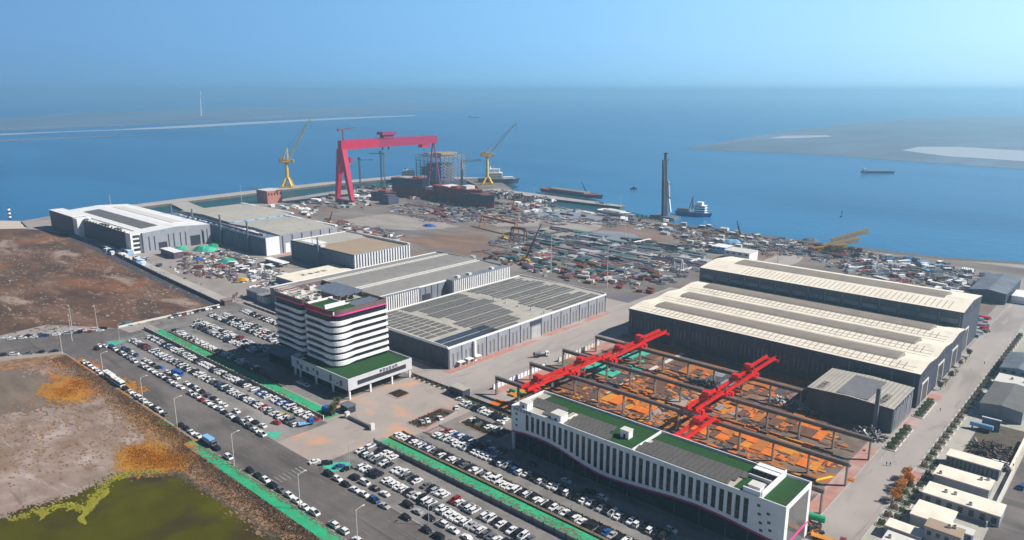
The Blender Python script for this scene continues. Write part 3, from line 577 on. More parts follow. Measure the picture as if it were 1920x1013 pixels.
# --- industrial halls
def hall_facade_x(mb_or, t, x, y0, y1, h, bay, m_frame, m_win, per=3, sill=1.2, wtop=None, skip=()):
    """windows and pilasters on a +X face"""
    n=int(round((y1-y0)/bay)); b=(y1-y0)/n; p=MB(); wtop=wtop or h-3.2
    for i in range(n+1): p.box(x,x+.25,y0+i*b-.2,y0+i*b+.2,0,h,m_frame)
    p.build('pilaster',t)
    for i in range(n):
        if i in skip: continue
        for k in range(per):
            c=y0+i*b+b*(k+1)/(per+1); MB().box(x,x+.06,c-.55,c+.55,sill,wtop,m_win).build('window',t)
def solar_hall():
    t=thing('solar_roofed_hall','grey factory hall nearest the tower with its roof covered in solar panel strips','factory hall',(-325,337,0))
    x0,x1,y0,y1,h=-364,-284,262,411.5,12.4
    MB().gable(x0,x1,y0,y1,0,h,h+.9,'greywall','roofbeige','y').build('wall',t)
    MB().box(x0-.3,x0+.4,y0-.3,y1+.3,h-.6,h+.5,'white').box(x1-.4,x1+.3,y0-.3,y1+.3,h-.6,h+.5,'white').box(x0+.4,x1-.4,y1-.1,y1+.3,h-.4,h+1.1,'white').box(x0+.4,x1-.4,y0-.3,y0+.1,h-.3,h+1.1,'white').build('parapet',t)
    hall_facade_x(None,t,x1,y0+.5,y1-.5,h-.7,10,'navywall','panelgrey',2,.8,h-4,(7,))
    MB().box(x1,x1+.3,332,341,0,7,'palesteel').box(x1,x1+.35,331,342,8.6,11.2,'navywall').build('entrance_door',t)
    f=MB(); f.box(x0,x1,y0-.12,y0,0,h-.7,'navywall'); f.build('front_cladding',t)
    for i in range(13):
        MB().box(x0+3+i*6,x0+5+i*6,y0-.2,y0-.12,1,h-3.5,'darkpanel').build('window',t)
    def rz(x): return h+.9*(1-abs(x-(x0+x1)/2)/((x1-x0)/2))
    def strip(xa,xb,ya,yb,m='panelgrey'):
        z=min(rz(xa),rz(xb))+.35; mb=MB(); mb.add([(xa,ya,rz(xa)+.25),(xb,ya,rz(xb)+.25),(xb,yb,rz(xb)+.25),(xa,yb,rz(xa)+.25),(xa,ya,rz(xa)+.1),(xb,ya,rz(xb)+.1),(xb,yb,rz(xb)+.1),(xa,yb,rz(xa)+.1)],[(0,1,2,3),(7,6,5,4),(0,4,5,1),(1,5,6,2),(2,6,7,3),(3,7,4,0)],m)
        mb.build('solar_panel',t)
    rg=random.Random(21)
    # front zone: short segments with pale gaps
    for i in range(13):
        for (ya,yb) in ((264,271),(272.5,280),(281.5,288)):
            if x0+3+i*5.0+3<-299: strip(x0+3+i*5.0,x0+6.4+i*5.0,ya,yb,'panelgrey')
    for a in (-297.5,-290.8): strip(a,a+5.6,264,304,'solar')
    for i in range(19):
        a=-361.5+i*4.05; g3=i//3
        ya=292+[0,5,2,6,1,3,5][g3]; yend=[345,342,346,340,338,330,324][g3]
        y=ya
        while y<yend-3:
            e=min(yend,y+rg.choice([18,26,60])); strip(a,a+3.3-(.7 if i%3==2 else 0),y,e-.8); y=e
        y=352+(5 if g3==6 else 0)+[0,2,0,4,0,3,0][g3]
        while y<402:
            e=min(y+rg.choice([12,18,26,50]),407); 
            if rg.random()<.93: strip(a+rg.choice([0,.5]),a+3.3-(.8 if i%3==1 else 0),y,e-1.2)
            y=e
    mb=MB()
    for i in range(5): mb.cyl(-330+i*11,346.8,h+.6,h+2,.5,'palesteel')
    mb.build('roof_vent',t)
    c=MB().box(-283.6,-282.4,281,282.4,0,12,'white').build('flue',t)
    for y in (270,276.5,283): MB().box(-283.9,-280.6,y-2,y+2,2.9,3.1,'white').bar((-280.8,y-1.8,0),(-280.8,y-1.8,2.9),.12,'white').bar((-280.8,y+1.8,0),(-280.8,y+1.8,2.9),.12,'white').build('door_canopy',t)
solar_hall()
def stripes_x(t,x,y0,y1,z0,z1,step=2.0):
    MB().box(x,x+.1,y0,y1,z0,z1,'navywall').build('window_band',t)
    y=y0+.2
    while y<y1: MB().box(x+.1,x+.5,y,y+step*.5,z0,z1,'white').build('fin',t); y+=step
def hall2():
    t=thing('grey_roofed_hall','factory hall behind the office tower with a plain grey roof and striped white ends','factory hall',(-434,345,0))
    x0,x1,y0,y1,h=-474,-395,265,426,12.4
    MB().gable(x0,x1,y0,y1,0,h,h+1.4,'midwall','roofgrey','y').build('wall',t)
    MB().box(x0-.3,x0+.4,y0-.3,y1+.3,h-.6,h+.5,'white').box(x1-.4,x1+.3,y0-.3,y1+.3,h-.6,h+.5,'white').box(x0+.4,x1-.4,y1-.1,y1+.3,h-.4,h+1.6,'offwhite').build('parapet',t)
    for a in (-461,-457.5,-423,-419.5): MB().box(a,a+.5,y0+2,y1-2,h+.5+ .9*(1-abs(a+434.5)/40),h+.9+1.4*(1-abs(a+434.5)/40),'offwhite').build('roof_ridge',t)
    MB().box(x1,x1+2.5,290,336,0,h+.2,'midwall').build('front_wing',t); stripes_x(t,x1+2.5,291,335,.6,h-.4)
    MB().box(x1,x1+7,364,427,0,h+.9,'midwall').build('rear_wing',t); stripes_x(t,x1+7,365,426.5,.6,h+.6)
    for y in (338,343,349,355): MB().box(x1,x1+.3,y,y+.4,0,h-.7,'navywall').build('pilaster',t)
    MB().box(x1,x1+.2,340,348,0,6,'darkpanel').build('door',t)
    for y in (372,384,409): MB().box(x1+1,x1+4,y,y+3,h+.9,h+2.4,'offwhite').build('roof_unit',t)
hall2()
def hall_b():
    t=thing('brown_roofed_hall','tall blue hall with sunken brown roof, white striped end and a pipe stack','factory hall',(-545,385,0))
    x0,x1,y0,y1,h=-592,-497,355,416,18
    MB().box(x0,x1,y0,y1,0,h-1.2,'bluewall').build('wall',t)
    MB().box(x0,x1,y0,y0+.5,h-1.2,h,'navywall').box(x0,x1,y1-.5,y1,h-1.2,h+.6,'offwhite').box(x1-.5,x1,y0+.5,y1-.5,h-1.2,h,'greywall').box(x0,x0+.5,y0+.5,y1-.5,h-1.2,h,'white').build('parapet',t)
    MB().box(-555,x1-.6,y0+.6,y1-.6,h-1.2,h-.8,'rooftan').box(x0+.6,-555.2,y0+.6,y1-.6,h-1.2,h-.6,'roofbeige').build('roof_deck',t)
    MB().box(-560,-497,y1-3,y1-1,h-.8,h+1.4,'offwhite').build('roof_duct',t)
    stripes_x(t,x1,y0+.3,y1-.3,.3,h-.6,2.9)
    x=x0+1
    while x<x1-1: MB().box(x,x+.5,y0-.45,y0,0,h-1.6,'slate').build('pilaster',t); x+=2.6
    MB().cyl(-545,352.6,0,27,.7,'slate').build('stack',t); MB().cyl(-560,357,h-1,h+9,.3,'palesteel').build('mast',t)
    MB().box(-585,-560,360,372,h-.6,h-.2,'white').box(-556,-546,356,361,h-.6,h+1.4,'offwhite').build('roof_plant',t)
    MB().box(-600,-592.1,385,414,0,9,'white').build('side_extension',t)
hall_b()
def hall_a():
    t=thing('twin_bay_hall','long twin-bay blue hall with four tall stacks along its dark front','factory hall',(-725,385,0))
    x0,x1,y0,h=-835,-622,347,18.5
    MB().box(x0,x1,y0,362,0,h-2,'bluewall').build('front_bay',t)
    MB().gable(-830,-718,362,436,0,h,h+2,'bluewall','roofbeige','y').build('left_wing',t)
    MB().gable(-717.5,x1,362,426,0,h-1,h+.8,'greywall','roofbeige','y').build('right_wing',t)
    MB().box(-830,-718,434,437,h-.5,h+1.2,'white').box(-717,x1,424,427,h-1.2,h+.3,'white').build('roof_edge',t)
    for i in range(6): MB().box(x1,x1+.3,364+i*10.5,365+i*10.5,0,h-2,'navywall').build('pilaster',t)
    MB().box(x1,x1+.4,347,361,0,h-1.5,'white').box(x1,x1+.25,367,372,0,9,'white').build('end_panel',t)
    for i in range(5): MB().box(-717.9,-717.6,367+i*13,377+i*13,h-4,h+.2,'lightblue').build('clerestory',t)
    x=x0+1; 
    while x<x1: MB().box(x,x+.7,y0-.5,y0,0,h-2.2,'slate').build('pilaster',t); x+=3.8
    for x in (-815,-765,-705,-652): MB().cyl(x,345.6,0,h+11,.9,'slate').build('stack',t)
    MB().bar((-815,350,h+2.5),(-690,350,h),2.2,'slate',n=8).bar((-690,350,h),(-640,351,h-1),1.6,'darksteel',n=8).build('roof_duct',t)
    rg=random.Random(3)
    for i in range(16): xx=-815+i*11.5; MB().box(xx,xx+rg.uniform(4,9),352,352+rg.uniform(2,5),h-2,h-2+rg.uniform(.6,2.2),rg.choice(['white','offwhite','rooftan','palesteel'])).build('roof_plant',t)
hall_a()
def hall_1():
    t=thing('white_roofed_hall','big white-roofed hall at the far left waterfront corner with rusty-streaked front wall','factory hall',(-820,305,0))
    x0,x1,y0,y1,h=-925,-720,276,342,19
    MB().gable(x0,x1,y0,y1,0,h,h+2.2,'greywall','white','x').build('wall',t)
    MB().box(-935,-862,262,275.9,0,h+1,'plum').box(-935.5,-862,261.6,275.9,h+1,h+1.5,'white').box(-861.9,-850,262,275.9,0,h+.4,'white').build('left_annex',t)
    MB().box(-849.9,-735,268,275.9,0,h-1,'plum').box(-734.9,-723,266,275.9,0,h+.4,'white').box(-849.9,-735,268,275.9,h-1,h-.6,'offwhite').build('front_annex',t)
    for i in range(4): MB().box(-723,-722.8,268,274,2.4+i*4.2,4.8+i*4.2,'darkpanel').build('window',t)
    MB().add([(-895,284,h+.85),(-742,284,h+.85),(-742,300,h+1.95),(-895,300,h+1.95),(-895,284,h+.6),(-742,284,h+.6),(-742,300,h+1.7),(-895,300,h+1.7)],[(0,1,2,3),(0,4,5,1),(1,5,6,2),(2,6,7,3),(3,7,4,0)],'panelgrey').build('solar_panel',t)
    MB().add([(-900,316,h+2.1),(-745,316,h+2.1),(-745,328,h+1.3),(-900,328,h+1.3),(-900,316,h+1.6),(-745,316,h+1.6),(-745,328,h+.8),(-900,328,h+.8)],[(0,1,2,3),(0,4,5,1),(1,5,6,2),(2,6,7,3),(3,7,4,0)],'offwhite').build('roof_monitor',t)
    for y in (281,286,299.5,304.5,311,316,333,338): MB().box(x1,x1+.15,y,y+1,1.5,h-4,'navywall').build('window',t)
    for y,w_,hh in ((290,8,8),(321,10,10)): MB().box(x1,x1+.2,y,y+w_,0,hh,'darkpanel').build('door',t)
    rg=random.Random(8)
    for i in range(14): xx=-848+i*8; MB().box(xx,xx+4,268.5,272,h-.6,h-.6+rg.uniform(.6,1.8),rg.choice(['white','darksteel','offwhite'])).build('roof_plant',t)
hall_1()
def low_store():
    t=thing('low_striped_store','low white-roofed store with striped wall just behind the office tower','store building',(-510,325,0))
    MB().box(-523,-495,298,352,0,6,'bluewall').box(-523.3,-494.7,297.7,352.3,6,6.6,'cream').build('wall',t)
    y=299
    while y<351: MB().box(-495,-494.7,y,y+1,.3,5.6,'white').build('fin',t); y+=2.4
    mb=MB(); strokes(mb,-512,312,6.62,5,5,4,'f','darksteel',random.Random(2),.05); mb.build('roof_lettering',t)
    t=thing('long_white_shelter','long white flat-roofed shelter beside the brown-roofed hall','shelter',(-585,325,0))
    MB().box(-600,-568,331,338,3.4,4,'white').build('roof',t)
    for x in (-598,-590,-582,-570): MB().box(x,x+.5,332,337,0,3.4,'steelgrey').build('post',t)
low_store()
def ridge_strip(t,xa,xb,yc,w_,z,m='taupe',name='ridge_monitor'):
    n=10; pts=[]
    for k in range(n+1): u=-1+2*k/n; pts.append((yc+u*w_/2,z+1.1*(1-u*u)**.5*.9+.0))
    mb=MB(); vs=[(xa+2.5,y,zz) for y,zz in pts]+[(xb-2.5,y,zz) for y,zz in pts]
    vs+= [(xa,yc,z-.2),(xb,yc,z-.2)]+[(xa+2.5,pts[0][0],z-.6),(xb-2.5,pts[0][0],z-.6)]
    fs=[(k,n+1+k,n+2+k,k+1) for k in range(n)]; fs+=[tuple([2*n+2]+[k for k in range(n+1)][::-1])[:3]]
    fs=[(k,n+1+k,n+2+k,k+1) for k in range(n)]+[(2*n+2,k,k+1) for k in range(n)]+[(2*n+3,n+2+k,n+1+k) for k in range(n)]
    fs+=[(0,2*n+4,2*n+5,n+1)]
    mb.add(vs,fs,m); mb.build(name,t)
def big_hall():
    t=thing('three_ridge_workshop','huge cream-roofed workshop with three grey roof ridges in front of the yard cranes','workshop',(-160,425,0))
    x0,x1=-243.5,-78.2; Y=[379,410.2,441.4,472.6]; h=17.6
    MB().box(x0,x1,Y[0],Y[3],0,h-1.2,'navywall').build('wall',t)
    for i in range(3):
        MB().gable(x0-.3,x1+.3,Y[i]+(.0 if i else -.3),Y[i+1],h-1.2,h,h+1.5,'navywall','cream','x').build('roof',t)
        ridge_strip(t,x0+9,x1-11,(Y[i]+Y[i+1])/2+2.2,14.5,h+1.0)
        for yo in (2,6.2,Y[i+1]-Y[i]-2.6): 
            zz=h+1.5*(1-abs(yo-15.6)/15.6); MB().box(x0+4,x1-3,Y[i]+yo,Y[i]+yo+.12,zz-.1,zz+.12,'taupe').build('roof_seam',t)
        mb=MB()
        xx=x0+14
        while xx<x1-6:
            for ya,yb in ((2.2,11.0),):
                za=h+1.5*ya/15.6; zb=h+1.5*yb/15.6
                mb.add([(xx,Y[i]+ya,za+.03),(xx+.42,Y[i]+ya,za+.03),(xx+.42,Y[i]+yb,zb+.03),(xx,Y[i]+yb,zb+.03)],[(0,1,2,3)],'taupe')
            xx+=3.1
        mb.build('skylight_frames',t)
    for i in range(17): x=x0+2+i*10.05; MB().box(x,x+.5,Y[0]-.35,Y[0],0,h-1.3,'slate').build('pilaster',t)
    for i in range(15):
        x=x0+4+i*10.05; MB().box(x,x+6.4,Y[0]-.12,Y[0],2,4.6,'darkpanel').build('window',t)
        for k in range(3): MB().box(x+k*2.4,x+k*2.4+.9,Y[0]-.2,Y[0],6,12,'slate').build('wall_fin',t)
    for i,(y,w_,hh) in enumerate(((386,10,10),(416,11,11),(446,11,11))):
        MB().box(x1,x1+.3,y-1,y,0,hh+1,'offwhite').box(x1,x1+.3,y+w_,y+w_+1,0,hh+1,'offwhite').box(x1,x1+.3,y,y+w_,hh,hh+1,'offwhite').build('door_frame',t)
        MB().box(x1,x1+.12,y,y+w_,0,hh,'darkpanel').build('door',t)
    for i in range(16): y=Y[0]+1+i*6.1; MB().box(x1+.3,x1+.5,y,y+.25,h-3,h-.1,'taupe').build('cladding_joint',t)
    t=thing('single_ridge_workshop','taller cream-roofed workshop with one long roof ridge behind the three-ridge workshop','workshop',(-162,498,0))
    x0,x1,y0,y1,h=-246,-80.2,473.4,522,26.8
    MB().box(x0,x1,y0,y1,0,h-1,'navywall').build('wall',t)
    MB().gable(x0-.3,x1+.3,y0-.3,y1+.3,h-1,h,h+2.4,'navywall','cream','x').build('roof',t)
    ridge_strip(t,x0+14,x1-12,(y0+y1)/2+4,21,h+1.5)
    mb=MB(); xx=x0+30
    while xx<x1-6:
        mb.add([(xx,y0+2,h+.23),(xx+.42,y0+2,h+.23),(xx+.42,y0+16,h+1.6),(xx,y0+16,h+1.6)],[(0,1,2,3)],'taupe'); xx+=3.1
    mb.build('skylight_frames',t)
    for i in range(16): x=x0+1+i*10.9; MB().box(x,x+.5,y0-.3,y0,18,h-1.1,'slate').build('pilaster',t)
    for i in range(15): x=x0+2+i*10.9; MB().box(x,x+9,y0-.15,y0,19.7,22.2,'slate').build('window',t)
    MB().box(x1,x1+.15,482,493,0,13,'darkpanel').build('door',t); MB().box(x1,x1+.3,481,482,0,14,'offwhite').box(x1,x1+.3,493,494,0,14,'offwhite').box(x1,x1+.3,482,493,13,14,'offwhite').build('door_frame',t)
    for i in range(8): y=y0+1+i*6.4; MB().box(x1+.3,x1+.5,y,y+.25,h-4,h-.1,'taupe').build('cladding_joint',t)
big_hall()
def annex():
    t=thing('blasting_shed','lower shed with ribbed pale roof, grey tarpaulin and a duct at the yard corner','shed',(-97,356,0))
    x0,x1,y0,y1,h=-117,-79,341,374,12
    MB().box(x0,x1,y0,y1,0,h-.6,'navywall').build('wall',t)
    MB().gable(x0-.3,x1+.3,y0-.3,y1+.3,h-.6,h,h+.8,'navywall','roofbeige','y').build('roof',t)
    x=x0+1
    rb=MB()
    while x<x1: z=h+.8*(1-abs(x+98)/19); rb.box(x,x+.25,y0,y1,z-.05,z+.12,'taupe'); x+=1.9
    rb.build('roof_ribs',t)
    MB().add([(-104,y0+1,h+.9),(-90,y0+1,h+.9),(-90,y1-4,h+1.0),(-104,y1-4,h+1.0),(-104,y0+1,h+.75),(-90,y0+1,h+.75),(-90,y1-4,h+.8),(-104,y1-4,h+.8)],[(0,1,2,3),(0,4,5,1),(1,5,6,2),(2,6,7,3),(3,7,4,0)],'steelgrey').build('tarpaulin',t)
    mb=MB(); strokes(mb,-113,343,h+.9,2.6,2.6,3,'f','darksteel',random.Random(31),.05); strokes(mb,-86,343,h+.9,2.6,2.6,4,'f','darksteel',random.Random(32),.05); mb.build('roof_lettering',t)
    MB().box(-86,-84.4,337.6,339.2,0,21,'slate').build('duct_stack',t)
    rg=random.Random(6); mb=MB()
    for i in range(22): y=y0+1+i*1.4; mb.bar((x1+.3,y,0),(x1+.3+rg.uniform(-.1,.6),y+rg.uniform(-1,1),h+rg.uniform(-3,.3)),.16,'white')
    mb.build('hanging_strips',t)
annex()

def simple_building(name,label,cat,x0,x1,y0,y1,h,mw,mr,wins=0,gable=None,winface='x-',bands=(2.2,1.4),para=.4,units=0,seed=0):
    t=thing(name,label,cat,((x0+x1)/2,(y0+y1)/2,0)); rg=random.Random(seed)
    MB().box(x0,x1,y0,y1,0,h,mw).build('wall',t)
    if gable: MB().gable(x0-.4,x1+.4,y0-.4,y1+.4,h,h+.05,h+gable,mw,mr,'y' if (y1-y0)>(x1-x0) else 'x').build('roof',t)
    else: MB().box(x0-.3,x1+.3,y0-.3,y1+.3,h,h+para,mr).build('roof',t)
    for i in range(wins):
        if winface=='x-': a=x0+(x1-x0)*(i+.3)/wins; MB().box(a,a+(x1-x0)/wins*.45,y0-.08,y0,h-bands[0],h-bands[0]+bands[1],'glass').build('window',t)
        else: a=y0+(y1-y0)*(i+.3)/wins; MB().box(x1,x1+.08,a,a+(y1-y0)/wins*.45,h-bands[0],h-bands[0]+bands[1],'glass').build('window',t)
    for i in range(units):
        x=rg.uniform(x0+1,x1-1); y=rg.uniform(y0+1,y1-1); MB().cyl(x,y,h+para+.9,h+para+1.1,.4,'darksteel').build('fan',MB().box(x-.6,x+.6,y-.4,y+.4,h+para,h+para+.9,'offwhite').build('roof_unit',t))
    return t
simple_building('dormitory_block','low flat building with dark striped wall beside the brown scrap lot','building',-53.5,-35,325,332,4.6,'slate','cream',12,bands=(3.8,3.2),seed=1)
simple_building('flat_roofed_house','flat pale-roofed building south of the striped low building','building',-53.5,-35,305,314.5,4.4,'greywall','cream',0,units=3,seed=2)
simple_building('flat_roofed_house','longer flat pale-roofed building with its far end striped dark','building',-53,-28.5,287.5,297.5,4.2,'greywall','cream',7,bands=(3.2,2.4),units=3,seed=3)
simple_building('flat_roofed_house','broad pale-roofed building with a plain roof near the bottom right','building',-52.5,-40.5,269,281,4.0,'greywall','cream',0,seed=4)
simple_building('two_storey_house','blue-grey two-storey house with square windows at the bottom right corner','house',-45.5,-35,257.5,263.5,7.6,'greywall','rooftan',4,bands=(2.6,1.5),units=2,seed=5)
simple_building('boundary_block','low grey block with stepped parapet beside the two-storey house','building',-57,-46,256,261.5,3.6,'greywall','cream',0,seed=6)
simple_building('white_roof_workshop','white-roofed workshop with a blue pipe at the bottom right edge','workshop',-55,-43.5,243.5,252,4.2,'greywall','offwhite',2,units=4,seed=7)
simple_building('small_shed','small shed with striped dark windows beside the two-storey house','shed',-40,-33.5,269,273,3.6,'slate','offwhite',4,bands=(2.8,2.2),seed=8)
simple_building('grey_shed','grey shed with a ridged flat roof near the blue tank stand','shed',-54,-37,391,426,6.2,'midwall','panelgrey',0,gable=1.2,seed=9)
simple_building('blue_shed','blue-roofed shed beyond the grey ridged shed','shed',-56,-40,452,484,6,'bluewall','slate',4,gable=1.5,seed=10)
simple_building('pale_canopy_store','small pale store between the two sheds on the right','store',-55,-41,432,446,4.4,'bluewall','offwhite',3,units=2,seed=11)
simple_building('dark_roofed_warehouse','warehouse with two dark blue roof planes near the right shore','warehouse',-103,-80,617,678,8,'navywall','slate',0,gable=1.8,seed=12)
simple_building('white_site_office','white site office beside the dark-roofed warehouse','office',-78,-66,628,650,5,'white','white',4,winface='y',seed=13)
t=simple_building('gatehouse','small dark gatehouse with beige roof in the fence gap','gatehouse',-258.5,-249.5,239.5,244.5,4.2,'navywall','roofbeige',3,bands=(3.6,2),seed=14)
simple_building('entrance_kiosk','small brown kiosk at the end of the mud field fence','kiosk',-500,-494,240,246,3.6,'brownwall','taupe',2,seed=15)
simple_building('worker_housing_block','red and white striped block near the yellow crane on the left quay','building',-946,-918,520,542,17,'brick','offwhite',5,winface='y',bands=(6,3),seed=16)
simple_building('site_cabin_block','long white-roofed dark cabin block on blue base near the field edge','cabin',-700,-672,283,291,6,'plum','white',0,seed=17)
simple_building('blue_white_cabin','small blue and white cabin beside the white-roofed hall','cabin',-738,-722,262,267,4,'lightblue','white',2,seed=18)
simple_building('curved_blue_tank_shed','blue curved-front store near the kiosk','store',-503,-488,262,272,6,'bluewall','steelgrey',0,seed=19)
simple_building('white_walled_yard_office','white-walled low office left of the tower','office',-488,-476,262,285,5,'offwhite','roofgrey',3,seed=20)
simple_building('yard_store','white two-part store in the middle of the pipe yard','store',-300,-276,622,640,8,'white','offwhite',4,seed=22)
simple_building('yard_store','small white store left of the pipe yard store','store',-322,-308,640,655,6,'lightblue','white',3,seed=23)
# entrance gate
t=thing('entrance_gate','grey sliding gate and posts across the main entrance','gate',(-262,187,0))
MB().box(-273,-256,187.3,188,0,1.6,'steelgrey').build('gate_leaf',t); MB().box(-256,-254.6,186.6,188.6,0,3,'offwhite').build('gate_post',t); MB().box(-275,-273.4,186.6,188.6,0,3,'offwhite').build('gate_post',t)
t=thing('gate_cabin','dark glass gate cabin with scaffold beside the entrance','cabin',(-279,192,0))
MB().box(-283,-277,190,194.5,0,3.4,'darkpanel').build('wall',t); MB().box(-283.4,-276.6,189.6,195,3.4,3.7,'slate').build('roof',t)
# fences and walls
def wall_run(name,label,cat,pts,h,th,m,posts=None,pm='offwhite',cap=None):
    t=thing(name,label,cat,(*pts[0],0)); mb=MB()
    for a,b in zip(pts,pts[1:]):
        d=Vector((b[0]-a[0],b[1]-a[1])).normalized(); n=Vector((-d.y,d.x))*th/2
        mb.prism([(a[0]-n.x,a[1]-n.y),(b[0]-n.x,b[1]-n.y),(b[0]+n.x,b[1]+n.y),(a[0]+n.x,a[1]+n.y)],0,h,m)
    mb.build('panel',t)
    if posts:
        for a,b in zip(pts,pts[1:]):
            L_=math.hypot(b[0]-a[0],b[1]-a[1]); k=max(1,min(int(L_/posts),60))
            for i in range(k+1): x=a[0]+(b[0]-a[0])*i/k; y=a[1]+(b[1]-a[1])*i/k; MB().box(x-.2,x+.2,y-.2,y+.2,0,h+.3,pm).build('post',t)
    return t
wall_run('boundary_wall','grey wall between the left car park and the green verge','wall',[(-482,179),(-281,179)],1.8,.4,'taupe',4)
wall_run('boundary_wall','dark wall between the bottom car park and the green verge','wall',[(-244,180),(60,180)],2.0,.4,'steelgrey',5,'darksteel')
wall_run('hedge_wall','brown planted strip on the north side of the right green verge','planting',[(-243,188.3),(20,188.3)],.7,1.2,'drytwig')
wall_run('hedge_wall','brown planted strip on the north side of the left green verge','planting',[(-465,187.4),(-330,187.4)],.7,1.0,'drytwig')
wall_run('field_wall','dark boundary wall along the edge of the mud field','wall',[(-497,239),(-615,246),(-740,255),(-885,263)],2.4,.5,'plum',9,'slate')
wall_run('field_fence','pale low wall at the car park end of the mud field','wall',[(-497.5,169),(-497.5,238)],1.3,.4,'offwhite')
wall_run('yard_hoarding','blue and white hoarding along the crane yard road side','fence',[(-246.3,258),(-246.3,300)],2.6,.2,'white',3,'blue')
wall_run('yard_hoarding','second blue and white hoarding nearer the workshop','fence',[(-246.3,312),(-246.3,352)],2.6,.2,'offwhite',3,'teal')
wall_run('railing','dark railing along the hedge between gatehouse and long office','fence',[(-249,241.5),(-214,241.5)],1.6,.12,'darksteel',1.6,'darksteel')
wall_run('railing','dark railing along the hedge between the tower and the gatehouse','fence',[(-292,243),(-259,243)],1.4,.12,'darksteel',1.8,'darksteel')
wall_run('lane_wall','long white wall beside the back lane at the right','wall',[(-31.8,285),(-31.8,340)],2.2,.4,'offwhite')
wall_run('lane_wall','cream wall closing the scrap lot','wall',[(-33,336),(-33,372)],2.4,.5,'cream')
wall_run('yard_edge_wall','low wall between the parking rows and the works road left of tower','wall',[(-490,252.5),(-376,252.5)],1.4,.3,'steelgrey',6)
# ------------------------------------------------------------------ vegetation
def planter_bush(kind):
    t=thing('street_planter','x','planter')
    mb=MB(); mb.box(-1.9,1.9,-1.9,1.9,0,.35,'offwhite').box(-1.6,1.6,-1.6,1.6,.35,.4,'soil'); mb.build('planter_box',t)
    m={'green':'leaf','brown':'drytwig','autumn':'autumn'}[kind]
    MB().leaves(0,0,1.2,1.5,1.5,1.0,260,.22,m,random.Random(len(kind))).build('foliage',t); return t
bush={k:planter_bush(k) for k in('green','brown','autumn')}
def tree_proto(kind,h,r,n,m,m2=None,leafsize=.28):
    t=thing('tree','x','tree'); rg=random.Random(int(h*10)); mb=MB()
    mb.bar((0,0,0),(0,0,h*.55),.35,'trunk',.22,6)
    for i in range(6):
        a=i*1.05+rg.random(); mb.bar((0,0,h*(.3+.05*i)),(math.cos(a)*r*.7,math.sin(a)*r*.7,h*(.62+.05*i)),.16,'trunk',.06,5)
    mb.build('trunk',t); mb=MB()
    for i in range(7):
        a=rg.uniform(0,6.28); q=rg.uniform(.2,.7)*r; mb.leaves(math.cos(a)*q,math.sin(a)*q,h*rg.uniform(.5,.85),r*.5,r*.5,h*.18,n//7,leafsize,m if i%3 else (m2 or m),rg)
    mb.build('crown',t); return t
tr_green=tree_proto('g',5,1.8,700,'leaf','drytwig',.2); tr_bare=tree_proto('b',4.2,1.5,200,'drytwig',leafsize=.16); tr_aut=tree_proto('a',5.2,2.0,620,'autumn','rust4',.2)
i=0
for y in range(262,548,7):
    for dx in (0,):
        k='green' if (i*7)%5 in(0,3) else 'brown'
        if y in (304,) or 300<y<312: i+=1; continue
        put(bush[k],-59.6,y,0,('green' if k=='green' else 'dry brown')+' bush in a square planter, '+ordw(i)+' along the small buildings side','planters along the side street'); i+=1
i=0
for y in list(range(326,352,6))+list(range(370,392,5)):
    put(bush['green'],-74.6,y,0,'green bush bed '+('beside the blasting shed' if y<352 else 'beside the workshop doors')+', '+ordw(i)+' from the near end','green beds by the workshop',sc=1.25); i+=1
for i,(x,y) in enumerate(((-75,412),(-74.5,420),(-75,432),(-74,440),(-75,455),(-74.5,466),(-75,478))):
    put(tr_bare if i%2 else tr_green,x,y,i,('bare' if i%2 else 'leafy')+' small tree by the workshop gable wall, '+ordw(i)+' one up the street','trees by the workshop gable')
i=0
for k_,y in enumerate(range(264,330,6)): put(bush['green'],-56.8,y,0,'green bush square between the street planters and the cream path, '+ordw(k_)+' from the camera end','green squares along the cream path',sc=.85)
for y0_,n_ in ((280,3),(289,5),(298,4)):
    for k in range(n_):
        put(tr_aut,-61.4+rnd.uniform(-1.3,1.3),y0_+k*2.0,k*1.3+y0_,'bright orange autumn tree in the street clump, '+ordw(i)+' from the camera end','orange autumn trees'); i+=1
i=0
for x in range(-290,-260,4): put(bush['brown'],x,241.3,.3,'dry bush on the hedge strip between tower and gatehouse, '+ordw(i)+' from the tower','hedge strip bushes',sc=.7); i+=1
i=0
for x in range(-247,-214,3): put(bush['green' if i%3 else 'brown'],x,238.6,.3,'low hedge bush between gatehouse and long office, '+ordw(i)+' from the gatehouse','hedge bushes by the long office',sc=.75); i+=1
for i,(x,y,nm) in enumerate(((-497,255,'behind the kiosk'),(-503,252,'left of the kiosk'),(-507,256,'farthest left near the kiosk'),(-281,183.6,'at the entrance end of the green verge'),(-285,189,'between verge and gate cabin'))):
    put(tr_bare if i<3 else tr_green,x,y,i,('bare' if i<3 else 'dark leafy')+' tree '+nm,'trees near the fences',sc=1.3)
for i in range(16):
    put(tr_bare,-240+rnd.uniform(0,22),715+rnd.uniform(-8,12),i,'bare reddish tree in the thicket behind the yellow lattice jibs','bare thicket trees',sc=1.9)
for b in list(bush.values())+[tr_green,tr_bare,tr_aut]: drop(b)
